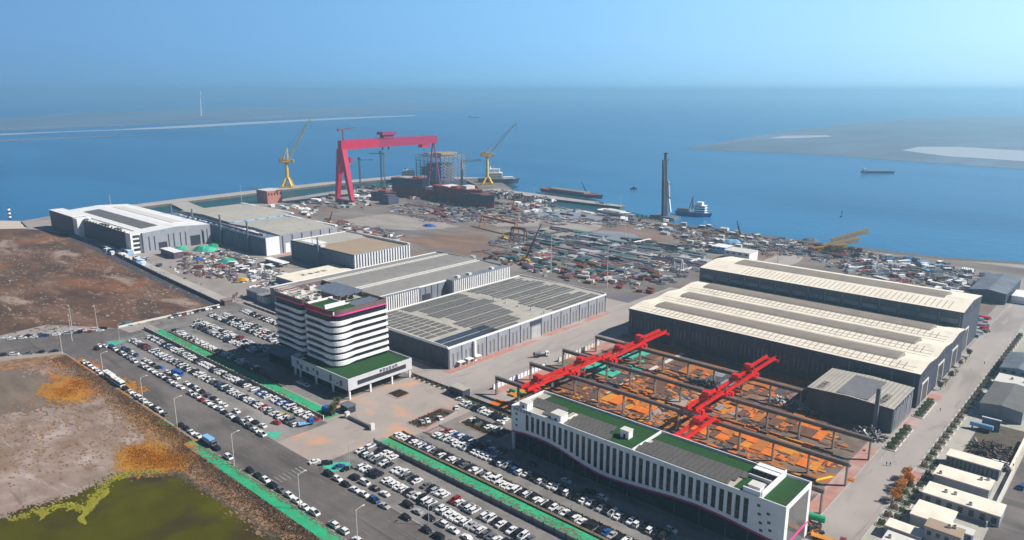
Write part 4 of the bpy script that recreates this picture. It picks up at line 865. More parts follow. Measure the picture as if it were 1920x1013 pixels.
# planted islands on the plaza
def island(pts,lab,h=.2):
    t=thing('planted_island',lab,'planted island',(*pts[0],0)); 
    q=roundpoly(pts,[2.0]*4,4); MB().prism(q,0,h,'redpave').build('kerb',t); q2=offs(q,-1.3); MB().prism(q2,h,h+.05,'soil').build('soil_bed',t)
island([(-283,217),(-273,217),(-273.5,227),(-284,227)],'small diamond-shaped red-kerbed bed with dark shrubs before the tower')
island([(-249,202),(-237,204),(-240,228),(-250.5,225)],'long red-kerbed bed across the plaza')
island([(-232,218.5),(-205,218.5),(-205,228.5),(-232,228.5)],'red-kerbed bed beside the long office corner')
island([(-234,201.5),(-231,201.5),(-231,211),(-234,211)],'slim red-kerbed bed end at the head of the visitor parking')
scrub('island_shrubs',lambda r:(lambda c:(c[0]+r.uniform(-c[2],c[2]),c[1]+r.uniform(-c[3],c[3])))(r.choice(((-278.3,222,3.6,3.6),(-244.5,213,4,10),(-218,220.5,12,1.5),(-218,227.6,12,.7)))),3000,['leaf','drytwig','soil','drytwig'],'low shrubs growing in the red-kerbed beds',.3,.9)
scrub('parking_hedge',lambda r:r.choice(((r.uniform(-231,-112),206.3+r.uniform(-.6,.6)),(r.uniform(-473,-385),207.4+r.uniform(-.5,.5)),(r.uniform(-473,-385),225.7+r.uniform(-.5,.5)),(r.uniform(-243,-112),194.9+r.uniform(-.4,.4)))),5200,['leaf','drytwig','soil','drytwig'],'low dark hedges between the back-to-back parking rows',.4,1.1)
scrub('verge_shrubs',lambda r:(r.choice((r.uniform(-465,-330),r.uniform(-243,20))),187.6+r.uniform(0,1.6)),2200,['drytwig','rust3','leaf'],'dry shrubs along the north edge of the green verges',.3,1.0)
sheet('tarpaulin_island',[(-247,152.6),(-236,153),(-233,160),(-238,162.5)],.13,'tealnet'); sheet('tarpaulin_island',[(-290,152.6),(-279,152.6),(-283,158.5)],.13,'tealnet')
sheet('tarpaulin_island',[(-474,152.6),(-462,152.6),(-468,162)],.13,'tealnet')

# ------------------------------------------------------------------ cars
def car_shape(kind,col,detail):
    L_,W,H={'sedan':(4.7,1.84,1.46),'hatchback':(4.2,1.8,1.55),'suv':(4.75,1.92,1.78),'van':(5.0,1.95,2.1)}[kind]
    pr={'sedan':[(-1,.32),(-.98,.62),(-.6,.72),(-.42,1.0),(.12,1.0),(.42,.68),(.93,.58),(1,.36)],
        'hatchback':[(-1,.32),(-.99,.68),(-.84,.98),(.1,1.0),(.48,.68),(.94,.56),(1,.36)],
        'suv':[(-1,.32),(-1,.7),(-.88,.98),(.12,1.0),(.42,.7),(.93,.64),(1,.36)],
        'van':[(-1,.28),(-1,.72),(-.94,1.0),(.5,1.0),(.78,.62),(.97,.5),(1,.3)]}[kind]
    body=MB(); x=lambda u:u*L_/2; z=lambda v:v*H; belt=.66 if kind!='van' else .6
    # lower body shell
    low=[(-1,.17)]+[(u,min(v,belt)) for u,v in pr]+[(1,.17)]
    n=len(low); ys=[-W/2,-W/2*.97,W/2*.97,W/2]
    vs=[(x(u),-W/2,z(v)) for u,v in low]+[(x(u),W/2,z(v)) for u,v in low]
    body.add(vs,[(i,i+1,n+i+1,n+i) for i in range(n-1)]+[tuple(range(n))[::-1],tuple(range(n,2*n))],'car_'+col)
    # cabin
    cab=[p for p in pr if p[1]>belt-.03]
    if cab[0][1]>belt+.05: cab=[(cab[0][0]-.04,belt)]+cab
    if cab[-1][1]>belt+.05: cab=cab+[(cab[-1][0]+.08,belt)]
    def yy(v): return W/2*(1-.22*max(0,(v-belt))/(1-belt))
    g=MB(); m=len(cab); vs=[(x(u),-yy(v)+.02,z(v)-.01) for u,v in cab]+[(x(u),yy(v)-.02,z(v)-.01) for u,v in cab]
    g.add(vs,[(i,i+1,m+i+1,m+i) for i in range(m-1)]+[tuple(range(m))[::-1],tuple(range(m,2*m))],'glass')
    tops=[p for p in cab if p[1]>.95]; a,b=tops[0][0],tops[-1][0]
    body.box(x(a)-.02,x(b)+.02,-yy(1)-.01,yy(1)+.01,H-.06,H+.02,'car_'+col)
    for u in (a+.02,(a+b)/2,b-.01):
        for s_ in (-1,1):
            u2={a+.02:cab[0][0]+.05,b-.01:cab[-1][0]-.03}.get(u,u); body.bar((x(u),s_*yy(1),H-.02),(x(u2),s_*W/2*.98,z(belt)),.09,'car_'+col)
    wh=[]
    for sx in (-.62,.64):
        for s_ in (-1,1):
            wb=MB(); wb.bar((x(sx),s_*(W/2-.22),.33),(x(sx),s_*(W/2+.01),.33),.66,'tyre',n=10); rb=MB(); rb.bar((x(sx),s_*(W/2+.005),.33),(x(sx),s_*(W/2+.02),.33),.36,'palesteel',n=8); wh.append((wb,rb))
    hl=MB()
    if detail:
        lamps=[]
        t=thing('car','x','car'); body.build('body',t); g.build('windows',t)
        for w_,r_ in wh: r_.build('rim',w_.build('wheel',t))
        for s_ in(-1,1): MB().box(L_/2-.12,L_/2+.01,s_*W*.36-.2,s_*W*.36+.2,H*.38,H*.47,'palesteel').build('headlight',t); MB().box(-L_/2-.02,-L_/2+.05,s_*W*.36-.2,s_*W*.36+.2,H*.42,H*.54,'darkred').build('tail_lamp',t)
        return t
    allm=MB()
    for q in [body,g]+[v for p_ in wh for v in p_]: 
        o_=len(allm.v); allm.v+=q.v
        for f,mi_ in zip(q.f,q.m): allm.f.append([o_+k for k in f]); allm.m.append(allm.mi(q.ms[mi_]))
    o=allm.build('car'); o['category']='car'; return o
PRO={}
def proto(kind,col,detail):
    k=(kind,col,detail)
    if k not in PRO: PRO[k]=car_shape(*k)
    return PRO[k]
rows=[ # (x0,y0,x1,y1,perpendicular?,fill,row phrase)
 (-447,130.9,-195,130.9,0,.86,'kerbside row between main road and pond'),
 (-193,130.9,-150,130.9,0,.8,'kerbside row beside the bottom green verge'),
 (-462,150.6,-284,151.2,0,.86,'kerb car park side of main road, left'),
 (-455,155.2,-292,155.6,0,.8,'second kerb row left of the entrance'),
 (-465,164.6,-283,166.8,1,.93,'middle row of the left car park'),
 (-462,174.4,-281,175.4,1,.88,'left car park row along grey wall'),
 (-238,150.4,-150,151.2,0,.88,'first kerb row right of entrance'),
 (-228,155.6,-160,157.4,0,.75,'second kerb row right of entrance'),
 (-231,163,-140,163.4,1,.94,'middle row of the bottom car park'),
 (-243,170.9,-145,171.0,1,.9,'third row of the bottom car park'),
 (-243,176.6,-225,176.6,1,.6,'short row at the verge wall'),
 (-243,191.6,-112,191.8,1,.95,'row north of the right green verge'),
 (-230,203.4,-112,203.4,1,.95,'long row facing the long office shadow'),
 (-229,208.9,-192,208.9,1,.9,'short row behind the long office row'),
 (-229,224.8,-208,224.8,1,.95,'row on the red-kerbed bed'),
 (-246,235,-215,235,1,.85,'row under the hedge by gatehouse'),
 (-464,190.6,-360,190.6,1,.93,'first row north of the left green verge'),
 (-466,204.2,-386,204.8,1,.95,'second row of the upper left car park'),
 (-474,210.2,-384,210.2,1,.95,'third row of the upper left car park'),
 (-480,222.6,-384,222.6,1,.95,'fourth row of the upper left car park'),
 (-474,228.6,-384,228.6,1,.95,'fifth row of the upper left car park'),
 (-474,242.6,-384,241.6,1,.9,'farthest row of the upper left car park'),
 (-494.5,200,-494.5,236,2,.9,'row against the mud field fence'),
 (-531,106,-500,164,3,.9,'left row beside the mud field'),
 (-526,107,-497,161,3,.85,'second row beside the mud field'),
 (-494,100,-476,128,3,.85,'row on the pond side of the side road'),
 (-200,211.5,-110,208,0,.3,'long office shadow'),
 (-362,196,-300,196,0,.35,'scattered cars in the shadow of the office tower'),
 (-244.5,206,-240,217,2,.8,'cars parked in the plaza bed'),
 (-350,184,-310,196,4,.0,''),
]
cars=[]; cr=random.Random(11)
for (xa,ya,xb,yb,mode,fill,ph) in rows:
    L_=math.hypot(xb-xa,yb-ya); pitch=2.58 if mode in(1,2) else 5.7
    if fill==0: continue
    k=int(L_/pitch); d=math.atan2(yb-ya,xb-xa); idx=0
    for i in range(k):
        if cr.random()>(fill+.04 if mode in (1,2) and fill>.8 else fill): continue
        f=(i+.5)/k; x=xa+(xb-xa)*f; y=ya+(yb-ya)*f; rz=d+(R(90) if mode in(1,2) else 0)+cr.gauss(0,.035)+(math.pi if cr.random()<.35 else 0)
        x+=cr.gauss(0,.12); y+=cr.gauss(0,.18)
        col=cr.choices(['white','black','silver','grey','red','blue'],[54,27,8,7,2,2])[0]
        kind=cr.choices(['sedan','hatchback','suv','van'],[42,24,29,5])[0]
        cars.append([x,y,rz,kind,col,ph,idx]); idx+=1
for x,y,rz,kind,col,ph in ((-297,168,.4,'suv','yellow','open lane of the left car park, the only yellow one'),(-293,161.5,.3,'sedan','red','car park corner beside the teal tarpaulin'),(-237,157,1.2,'sedan','blue','teal island at the entrance'),(-243,155,1.0,'suv','black','teal island at the entrance'),
      (-248,152.5,1.4,'sedan','white','teal island at the entrance'),(-233,158,1.3,'sedan','black','teal island at the entrance'),(-249,237.4,.3,'sedan','white','gatehouse front'),(-216,231,.3,'hatchback','white','corner of the long office'),(-206,213,2.2,'sedan','silver','left end of the long office'),
      (-201,208,2.0,'sedan','blue','left end of the long office'),(-27,325,1.5,'suv','blue','back lane at the right edge'),(-468,147,.1,'sedan','white','road crossing at the left'),(-464,149,.2,'hatchback','white','road crossing at the left'),(-463,144,.1,'suv','black','road crossing at the left'),(-243,229,2.4,'sedan','white','plaza bed end')):
    cars.append([x,y,rz,kind,col,ph,-1])
def seen(c):
    f=c[0]*fw[0]+c[1]*fw[1]; a=c[0]*rt[0]+c[1]*rt[1]; d=f*cp+CAMZ*sp; u=f*sp-CAMZ*cp
    return d>0 and -10<960+FPX*a/d<1930 and -10<506-FPX*u/d<1035
cars=[c for c in cars if seen(c)]
cars.sort(key=lambda c:c[0]**2+c[1]**2)
far=MB(); used={}
CN=dict(white='white',black='black',silver='silver',grey='dark grey',red='dark red',blue='blue',yellow='yellow')
for n_,(x,y,rz,kind,col,ph,idx) in enumerate(cars):
    if n_<300:
        lab=f"{CN[col]} {kind}, {ordw(idx)} car from the left in the {ph}" if idx>=0 else f"{CN[col]} {kind} parked at the {ph}"
        if idx>=0 and len(lab.split())>16: lab=f"{CN[col]} {kind}, {ordw(idx)} from left, {ph}"
        put(proto(kind,col,n_<120),x,y,rz,lab,'cars parked around the site',z=.07)
    else:
        p=proto(kind,col,False).data; c_,s_=math.cos(rz),math.sin(rz); o_=len(far.v)
        far.v+=[(x+v.co.x*c_-v.co.y*s_,y+v.co.x*s_+v.co.y*c_,v.co.z+.07) for v in p.vertices]
        for f in p.polygons: far.f.append([o_+k for k in f.vertices]); far.m.append(far.mi(p.materials[f.material_index]))
tag(far.build('distant_parked_cars'),'dense rows of parked cars in the far car parks',None,'cars parked around the site','stuff')
for p in PRO.values(): drop(p)
mb=MB()
for (xa,ya,xb,yb,mode,fill,ph) in rows:
    if mode!=1: continue
    k=int(math.hypot(xb-xa,yb-ya)/2.58)
    for i in range(k+1): x=xa+(xb-xa)*i/k; y=ya+(yb-ya)*i/k; mb.box(x-.06,x+.06,y-2.6,y+2.6,.055,.072,'wornwhite')
o=mb.build('bay_markings'); o['kind']='structure'
# ------------------------------------------------------------------ other vehicles
def wheels(t,xs,y,r=.5):
    for x in xs:
        for s_ in(-1,1): MB().bar((x,s_*(y-.3),r),(x,s_*y,r),2*r,'tyre',n=10).build('wheel',t)
def finish(t,x,y,rz,z=.07): t.location=(x,y,z); t.rotation_euler=(0,0,rz); return t
def bus(lab,x,y,rz,c='white'):
    t=thing('bus',lab,'bus'); MB().box(-6,6,-1.25,1.25,.5,3.1,c).build('body',t); MB().box(-5.7,6.03,-1.28,1.28,1.5,2.5,'glass').build('windows',t); MB().box(-3,-.5,-.7,.7,3.1,3.35,'offwhite').box(1.5,3.5,-.7,.7,3.1,3.35,'offwhite').build('roof_unit',t); wheels(t,(-3.6,3.8),1.25); return finish(t,x,y,rz)
bus('white bus parked in the kerb row by the pond, the left one of two',-410,131.6,0); bus('white bus parked in the kerb row by the pond, the right one of two',-397,131.2,.02)
def truck(lab,x,y,rz,cab='white',bed='blue',L_=7,kind='box',name='truck'):
    t=thing(name,lab,'truck'); c=MB().box(L_/2-1.9,L_/2,-1.2,1.2,.6,2.9,cab); c.build('cab',t); MB().box(L_/2-.1,L_/2+.02,-1.05,1.05,1.7,2.6,'glass').box(L_/2-1.3,L_/2-.4,-1.22,1.22,1.7,2.5,'glass').build('windows',t)
    MB().box(-L_/2,L_/2,-.5,.5,.55,.95,'darksteel').build('chassis',t)
    if kind=='box': MB().box(-L_/2,L_/2-2.1,-1.25,1.25,.96,3.3,bed).build('cargo_box',t)
    elif kind=='flat': MB().box(-L_/2,L_/2-2.1,-1.25,1.25,.96,1.3,bed).box(-L_/2,-L_/2+.2,-1.25,1.25,1.3,2,bed).build('flatbed',t)
    elif kind=='mixer': MB().bar((-L_/2+.2,0,2.5),(-.6,0,2.2),1.4,bed,2.4,12).bar((-.6,0,2.2),(L_/2-2.2,0,1.9),2.4,bed,1.5,12).box(-L_/2-.5,-L_/2+.4,-.4,.4,1.4,3.2,'darksteel').build('mixer_drum',t)
    elif kind=='tank': MB().bar((-L_/2,0,2.1),(L_/2-2.2,0,2.1),2.2,bed,n=14).build('tank',t)
    wheels(t,(-L_/2+1,-L_/2+2.2,L_/2-1.2),1.2); return finish(t,x,y,rz)
truck('blue box truck in the kerb row beside the pond bank',-296,131.2,0,'slate','lightblue',9)
truck('concrete mixer truck with white cab driving on the works road',-245-14,312,R(62),'white','steelgrey',9,'mixer','mixer_truck')
truck('blue flatbed truck at the left car park corner',-281.5,170,1.2,'blue','lightblue',7,'flat'); truck('bright blue covered truck in the left car park kerb row',-386,157.5,.3,'blue','blue',7,'box')
truck('blue flatbed truck beside the verge by the gate cabin',-284.5,184.5,.1,'darkpanel','blue',7,'box')
truck('red-cabbed flatbed truck crossing behind the long office end',-70,238.5,R(8),'darkred','rust4',11,'flat')
truck('white tank truck parked behind the solar-roofed hall',-351,476,.2,'white','white',11,'tank','tank_truck'); truck('white boxy truck next to the tank truck',-333,484,1.3,'white','offwhite',8)
for i,(x,y,r_) in enumerate(((-170,560,.3),(-160,575,.1),(-300,505,.5),(-420,500,.2),(-690,265.5,.05),(-655,262,0),(-127,600,.2),(-115,585,.4))):
    truck(('white','silver','blue')[i%3]+' truck standing in the storage yard, '+ordw(i)+' of the scattered yard trucks',x,y,r_,('white','palesteel','blue')[i%3],('white','palesteel','steelgrey')[i%3],8,('box','flat','flat')[i%3])
# green tank by the office end, blue tank stand, pipes
t=thing('green_tank','green horizontal storage tank behind the end of the long office','tank',(-77,247,0)); MB().bar((-81,247,2.2),(-74.5,248,2.2),2.6,'greennet',n=16).build('tank_shell',t)
for x in(-79.5,-76): MB().box(x-.3,x+.3,246,248.6,0,1.2,'steelgrey').build('support',t)
t=thing('blue_tank_stand','light blue tank on a frame with ribbed screen by the grey shed','tank',(-49,374,0)); MB().bar((-54,372,2.6),(-45,372,2.6),2.2,'lightblue',n=12).build('tank_shell',t); MB().box(-50,-43,375,375.5,0,5.5,'slate').box(-50.3,-42.7,374.9,375.6,5.5,5.9,'white').build('screen',t)
for x in(-53,-46): MB().box(x-.2,x+.2,371.2,372.8,0,1.7,'steelgrey').build('support',t)
# ------------------------------------------------------------------ street lamps and masts
def lamp(lab,x,y,h,rz,arm=2.6,name='street_lamp',m='offwhite'):
    t=thing(name,lab,'street lamp'); MB().cyl(0,0,0,h,.17,m,.09,8).build('pole',t); a=MB()
    pts=[(0,0,h-1),(arm*.15,0,h-.35),(arm*.5,0,h),(arm,0,h+.1)]
    for p,q in zip(pts,pts[1:]): a.bar(p,q,.14,m,n=6)
    a.build('arm',t); MB().box(arm-.1,arm+1.0,-.22,.22,h,h+.22,m).build('lamp_head',t); return finish(t,x,y,rz,0)
desc=['left of the two buses','by the buses','beside the blue box truck','below the car park entrance','at the bottom edge by the green verge','last before the picture edge']
for i,(x,y) in enumerate(((-412,129.4),(-361,129.4),(-324,129.4),(-271,129.2),(-222,129.2),(-187,129.2))):
    lamp('curved street lamp on the pond side, '+desc[i],x,y,14.2,R(90),name='street_lamp')
for i,(x,y) in enumerate(((-470,127.5),(-491,139.5),(-514,147),(-502,158))):
    lamp('tall pale street lamp at the side road crossing, '+['pond corner','middle of the four','left by the mud field','right by the mud field'][i],x,y,17,R(-30),1.2)
for i,(x,y) in enumerate(((-297,157),(-179,154),(-232,158.5),(-466,158))): lamp('car park lamp '+['beside the red cars left of entrance','in the bottom car park aisle','at the teal entrance island','on the pale tarpaulin at left'][i],x,y,12,R(90),1.5,'car_park_lamp','palesteel')
for i,(x,y,h) in enumerate(((-383,473,32),(-320,465,32),(-965,507,23),(-1039,363,17),(-640,753,26),(-548,822,18),(-245,610,26),(-420,640,24))):
    t=thing('light_mast','tall floodlight mast '+['behind the grey-roofed hall end','behind the far corner of the solar-roofed hall','on the left quay behind the twin-bay hall','on the far left breakwater','on the basin edge by the finger pier','on the outer end of the finger pier','beyond the single-ridge workshop','in the middle of the pipe yard'][i],'light mast',(x,y,0))
    MB().cyl(x,y,0,h,.35,'offwhite',.18,8).build('pole',t); MB().box(x-1.2,x+1.2,y-.3,y+.3,h,h+.7,'palesteel').build('lamp_head',t)
# ------------------------------------------------------------------ people
def person(x,y,rz,lab,shirt='cloth'):
    me=bpy.data.meshes.new('person'); vs=[(0,0,.95),(0,0,1.2),(0,0,1.42),(0,0,1.52),(0.02,0,1.66),(0,.18,1.4),(.05,.24,1.12),(.18,.22,.9),(0,-.18,1.4),(-.05,-.24,1.12),(.02,-.24,.88),(0,.1,.9),(.12,.11,.48),(.02,.11,.06),(.14,.11,.03),(0,-.1,.9),(-.08,-.11,.48),(-.22,-.11,.08),(-.1,-.11,.03)]
    ed=[(0,1),(1,2),(2,3),(3,4),(2,5),(5,6),(6,7),(2,8),(8,9),(9,10),(0,11),(11,12),(12,13),(13,14),(0,15),(15,16),(16,17),(17,18)]
    rad=[.15,.14,.17,.06,.11,.07,.05,.035,.07,.05,.035,.1,.07,.045,.04,.1,.07,.045,.04]
    me.from_pydata(vs,ed,[]); me.materials.append(M[shirt]); o=bpy.data.objects.new('person',me); COL.objects.link(o)
    md=o.modifiers.new('skin','SKIN'); 
    lay=me.skin_vertices[0].data if len(me.skin_vertices) else None
    if lay is None:
        bpy.context.view_layer.objects.active=o; lay=me.skin_vertices[0].data
    for i,r_ in enumerate(rad): lay[i].radius=(r_,r_)
    lay[0].use_root=True; o.modifiers.new('sub','SUBSURF').levels=1
    o.location=(x,y,.07); o.rotation_euler=(0,0,rz); return tag(o,lab,'person')
try:
    person(-71.5,309,1.4,'person in dark clothes walking left of a companion in the side street'); person(-70.3,309.6,1.5,'person in dark clothes walking right of a companion in the side street')
    person(-68.5,383,4.5,'lone person in dark clothes standing on the side street near the workshop door'); person(-66,470,4.6,'person walking at the far end of the side street')
    person(-497,262,2,'person standing near the kiosk by the mud field wall')
except Exception as ex: print('PERSON FAIL',ex)
# ------------------------------------------------------------------ crane yard
mk('beam',(.13,.105,.09),.7,var=.2)
RY=[254.5,281,309,340]; XS=(-241,-78)
for j,y in enumerate(RY):
    t=thing('crane_runway',['nearest','second','third','farthest'][j]+' raised grey crane rail beam on posts across the plate yard','crane runway',(-160,y,0))
    x1=XS[1] if j<3 else -119
    MB().box(XS[0],x1,y-.45,y-.25,8.6,9.8,'beam').box(XS[0],x1,y+.25,y+.45,8.6,9.8,'beam').box(XS[0],x1,y-.75,y+.75,9.8,10.0,'beam').box(XS[0],x1,y-.75,y+.75,8.4,8.6,'beam').build('beam',t)
    MB().box(XS[0],x1,y-.06,y+.06,10.0,10.15,'palesteel').build('rail',t)
    n=12 if j<3 else 9
    for i in range(n): x=XS[0]+.5+(x1-XS[0]-1)*i/(n-1); MB().box(x-.28,x+.28,y-.7,y-.2,0,8,'taupe').box(x-.28,x+.28,y+.2,y+.7,0,8,'taupe').box(x-.22,x+.22,y-.2,y+.2,3.8,4.1,'taupe').build('post',t)
    mb=MB(); mb.bar((XS[0],y-1.1,11),(x1,y-1.1,11),.08,'steelgrey')
    for i in range(40): x=XS[0]+(x1-XS[0])*i/39; mb.bar((x,y-1.1,9.9),(x,y-1.1,11),.07,'steelgrey')
    mb.build('handrail',t)
CX=((-217,-216.5,-212.5,-213.5),(-136,-146.5,-146,-147.5)); CT=((259,293,322,344),(268,296,325,342))
for side in (0,1):
    for j,(ya,yb) in enumerate(((248,281),(281,309),(309,340),(340,370))):
        ln=('left','right')[side]
        xx=CX[side][j]
        t=thing('gantry_crane',f'red overhead crane in the {ln} line, '+['nearest the long office','second from the long office','third from the long office','nearest the workshop wall'][j],'crane',(xx,(ya+yb)/2,10),'red overhead cranes over the plate yard')
        for s_ in(-1,1): MB().box(xx+s_*2.1-.42,xx+s_*2.1+.42,ya+.7,yb-.7,10.9,12.6,'red').build('girder',t)
        for yy in (max(ya,254.5)+.0,min(yb,371)): 
            yk=yy+(1.1 if yy==ya or yy<ya+12 else -1.1); MB().box(xx-4.4,xx+4.4,yk-.6,yk+.6,10.15,11.2,'red').build('end_truck',t)
        yt=CT[side][j]
        MB().box(xx-2.8,xx+2.8,yt-2.2,yt+2.2,12.6,13.2,'red').box(xx-1.9,xx+1.7,yt-1.7,yt+1.5,13.2,15.6,'red').box(xx+2.05,xx+2.9,yt-1,yt+.6,13.3,14.6,'darkred').build('trolley',t)
        MB().bar((xx,yt,12.4),(xx,yt,7.5),.12,'darksteel').box(xx-2.6,xx+2.6,yt-.3,yt+.3,6.9,7.5,'red').build('hook_beam',t)
        MB().box(xx+1.6,xx+3.9,ya+4,ya+6.4,8.2,10.6,'red').box(xx+1.7,xx+3.92,ya+3.9,ya+4.02,8.9,10.2,'glass').build('cabin',t)
        mb=MB()
        for i in range(12): y=ya+1+(yb-ya-2)*i/11; mb.bar((xx+3,y,12.6),(xx+3,y,13.7),.08,'red')
        mb.bar((xx+3,ya+1,13.7),(xx+3,yb-1,13.7),.08,'red').build('handrail',t)
rg=random.Random(77)
rsheet('pale_aisle',-202.3,-199.7,243,372,.08,'offwhite'); rsheet('pale_aisle',-171,-162,243,345,.075,'concrete')
WORD={'rust1':'bright orange','rust2':'rusty brown','rust3':'dark brown','rust4':'amber','scrap':'dark grey','scraplight':'pale grey','tealnet':'teal covered'}
def plates(xa,xb,ya,yb,cols,bay,bayname):
    x=xa; k=0
    while x<xb-3:
        w_=rg.uniform(3.2,6.2); y=ya
        while y<yb-3:
            d=rg.uniform(6,11); 
            if y+d>yb: d=yb-y
            if rg.random()<.96:
                m=rg.choice(cols); h=rg.uniform(.3,1.2); mb=MB(); n=max(1,int(h/.3)); a=rg.gauss(0,.04)
                for q in range(n):
                    ox,oy=rg.gauss(0,.12),rg.gauss(0,.2); X0,X1,Y0,Y1=x+ox,x+w_-.35+ox,y+oy,y+d-.5+oy; z=q*.3
                    c=((X0+X1)/2,(Y0+Y1)/2); pts=[(c[0]+(px-c[0])*math.cos(a)-(py-c[1])*math.sin(a),c[1]+(px-c[0])*math.sin(a)+(py-c[1])*math.cos(a)) for px,py in((X0,Y0),(X1,Y0),(X1,Y1),(X0,Y1))]
                    mb.prism(pts,.06+z,.06+z+.26,m)
                o=mb.build('steel_plate_stack'); tag(o,f'{WORD[m]} steel plate stack in the {bayname}','steel plates','steel plate stacks in the crane yard'); 
            y+=d+rg.uniform(.1,.5)
        x+=w_*.98; k+=1
O=['rust1','rust1','rust4','rust2']; D=['rust2','rust3','rust3','rust1']; Sx=['scrap','rust3','scraplight','rust2']
for a,b,c,nm in ((-236,-203,O[1:]+['rust3'],'left end'),(-198,-172,O,'left middle'),(-161,-131.5,O,'middle'),(-131,-104,O+O+D,'right part')):
    plates(a,b,244,251.5,c,0,'strip right behind the long office, '+nm)
    plates(a,b,258,278,c,1,'nearest bay, '+nm)
plates(-104,-88,262,278,['rust4','rust3'],1,'nearest bay, far right end')

for a,b,c,nm in ((-234,-204,['scrap','rust3','rust3'],'left end'),(-198,-172,O,'left middle'),(-160,-130,O[1:]+['rust3'],'middle'),(-130,-90,O+['rust3'],'right part')): plates(a,b,284,306,c,2,'second bay, '+nm)
for a,b,c,nm in ((-232,-204,['rust3','scrap','tealnet'],'left end'),(-198,-172,D,'left middle'),(-160,-134,D+Sx,'middle'),(-132,-100,D,'right part')): plates(a,b,312,336,c,3,'third bay, '+nm)
for a,b,c,nm in ((-236,-206,['tealnet','tealnet','rust3'],'left end'),(-198,-176,['rust3','rust2','scrap'],'left middle'),(-172,-130,Sx+['scrap'],'middle'),): plates(a,b,343,364,c,4,'farthest bay, '+nm)
def heap(name,lab,x,y,rx,ry,h,n,mats,seed=1,group=None,cat='scrap heap'):
    r_=random.Random(seed); mb=MB()
    for _ in range(n):
        a=r_.uniform(0,6.28); q=r_.random()**.6; cx,cy=x+math.cos(a)*rx*q,y+math.sin(a)*ry*q; zz=h*(1-q)*r_.uniform(.4,1)
        p=Vector((cx,cy,zz+.2)); d=Vector((r_.gauss(0,1),r_.gauss(0,1),r_.gauss(0,.35))).normalized()*r_.uniform(.8,2.8)
        mb.bar(p-d,p+d,r_.uniform(.15,.9),r_.choice(mats))
    return tag(mb.build(name),lab,cat,group)
heap('scrap_heap','tangle of grey steel offcuts by the foot of the blasting shed duct',-86,333,7,4.5,3.4,160,['scrap','scraplight','darksteel'],1)
heap('scrap_heap','dark grey machinery heap under the farthest crane rail',-168,338,10,5,2.5,160,['scrap','scraplight','darksteel'],2)
heap('scrap_heap','silver-grey scrap pile right of the right red crane line',-124,343,12,5,2.4,190,['scrap','scraplight','palesteel'],3)
heap('scrap_heap','dark brown scrap pile on the brown lot by the striped building',-42,352,8,9,3.2,260,['scrap','rust3','darksteel','soil'],4)
heap('scrap_heap','dark machinery with two white tanks on the brown lot',-37,340,3.4,3,2.2,60,['darksteel','white','scrap'],5)
heap('rubble_heap','dark heap of pipes and vehicles behind the truck at the office end',-79,241.5,6,2.5,1.8,90,['darksteel','rust2','soil'],6)
for i,(x,y) in enumerate(((-230,262),(-226,268),(-236,262))): 
    t=tag(MB().bar((x-2,y,1),(x+2,y,1),2,'greennet',n=12).box(x-1.6,x+1.6,y-.9,y+.9,0.05,.3,'darksteel').build('green_drum'),'green drum lying at the left end of the nearest bay, '+['middle one','far one','left one'][i],'drum')
mb=MB(); mb.prism([(-100,256.6),(-98.6,256.6),(-84,285),(-85.4,285)],.06,.1,'yellowpaint'); mb.prism([(-106,244),(-104.4,244),(-99,255),(-100.6,255)],.06,.1,'yellowpaint'); o=mb.build('yard_paint_line'); o['kind']='structure'
# ------------------------------------------------------------------ shipyard cranes, ships
def zrow(py,f): b=-(py-506.5)/FPX; return CAMZ+f*(b*cp-sp)/(cp+b*sp)
def at(px,py,base,back=0):
    """point seen at (px,py) on the upright plane through base, moved back along the view by back metres"""
    f=base[0]*fw[0]+base[1]*fw[1]+back; z=zrow(py,f); d=f*cp+(CAMZ-z)*sp; a=(px-960)/FPX*d
    return Vector((fw[0]*f+rt[0]*a,fw[1]*f+rt[1]*a,z))
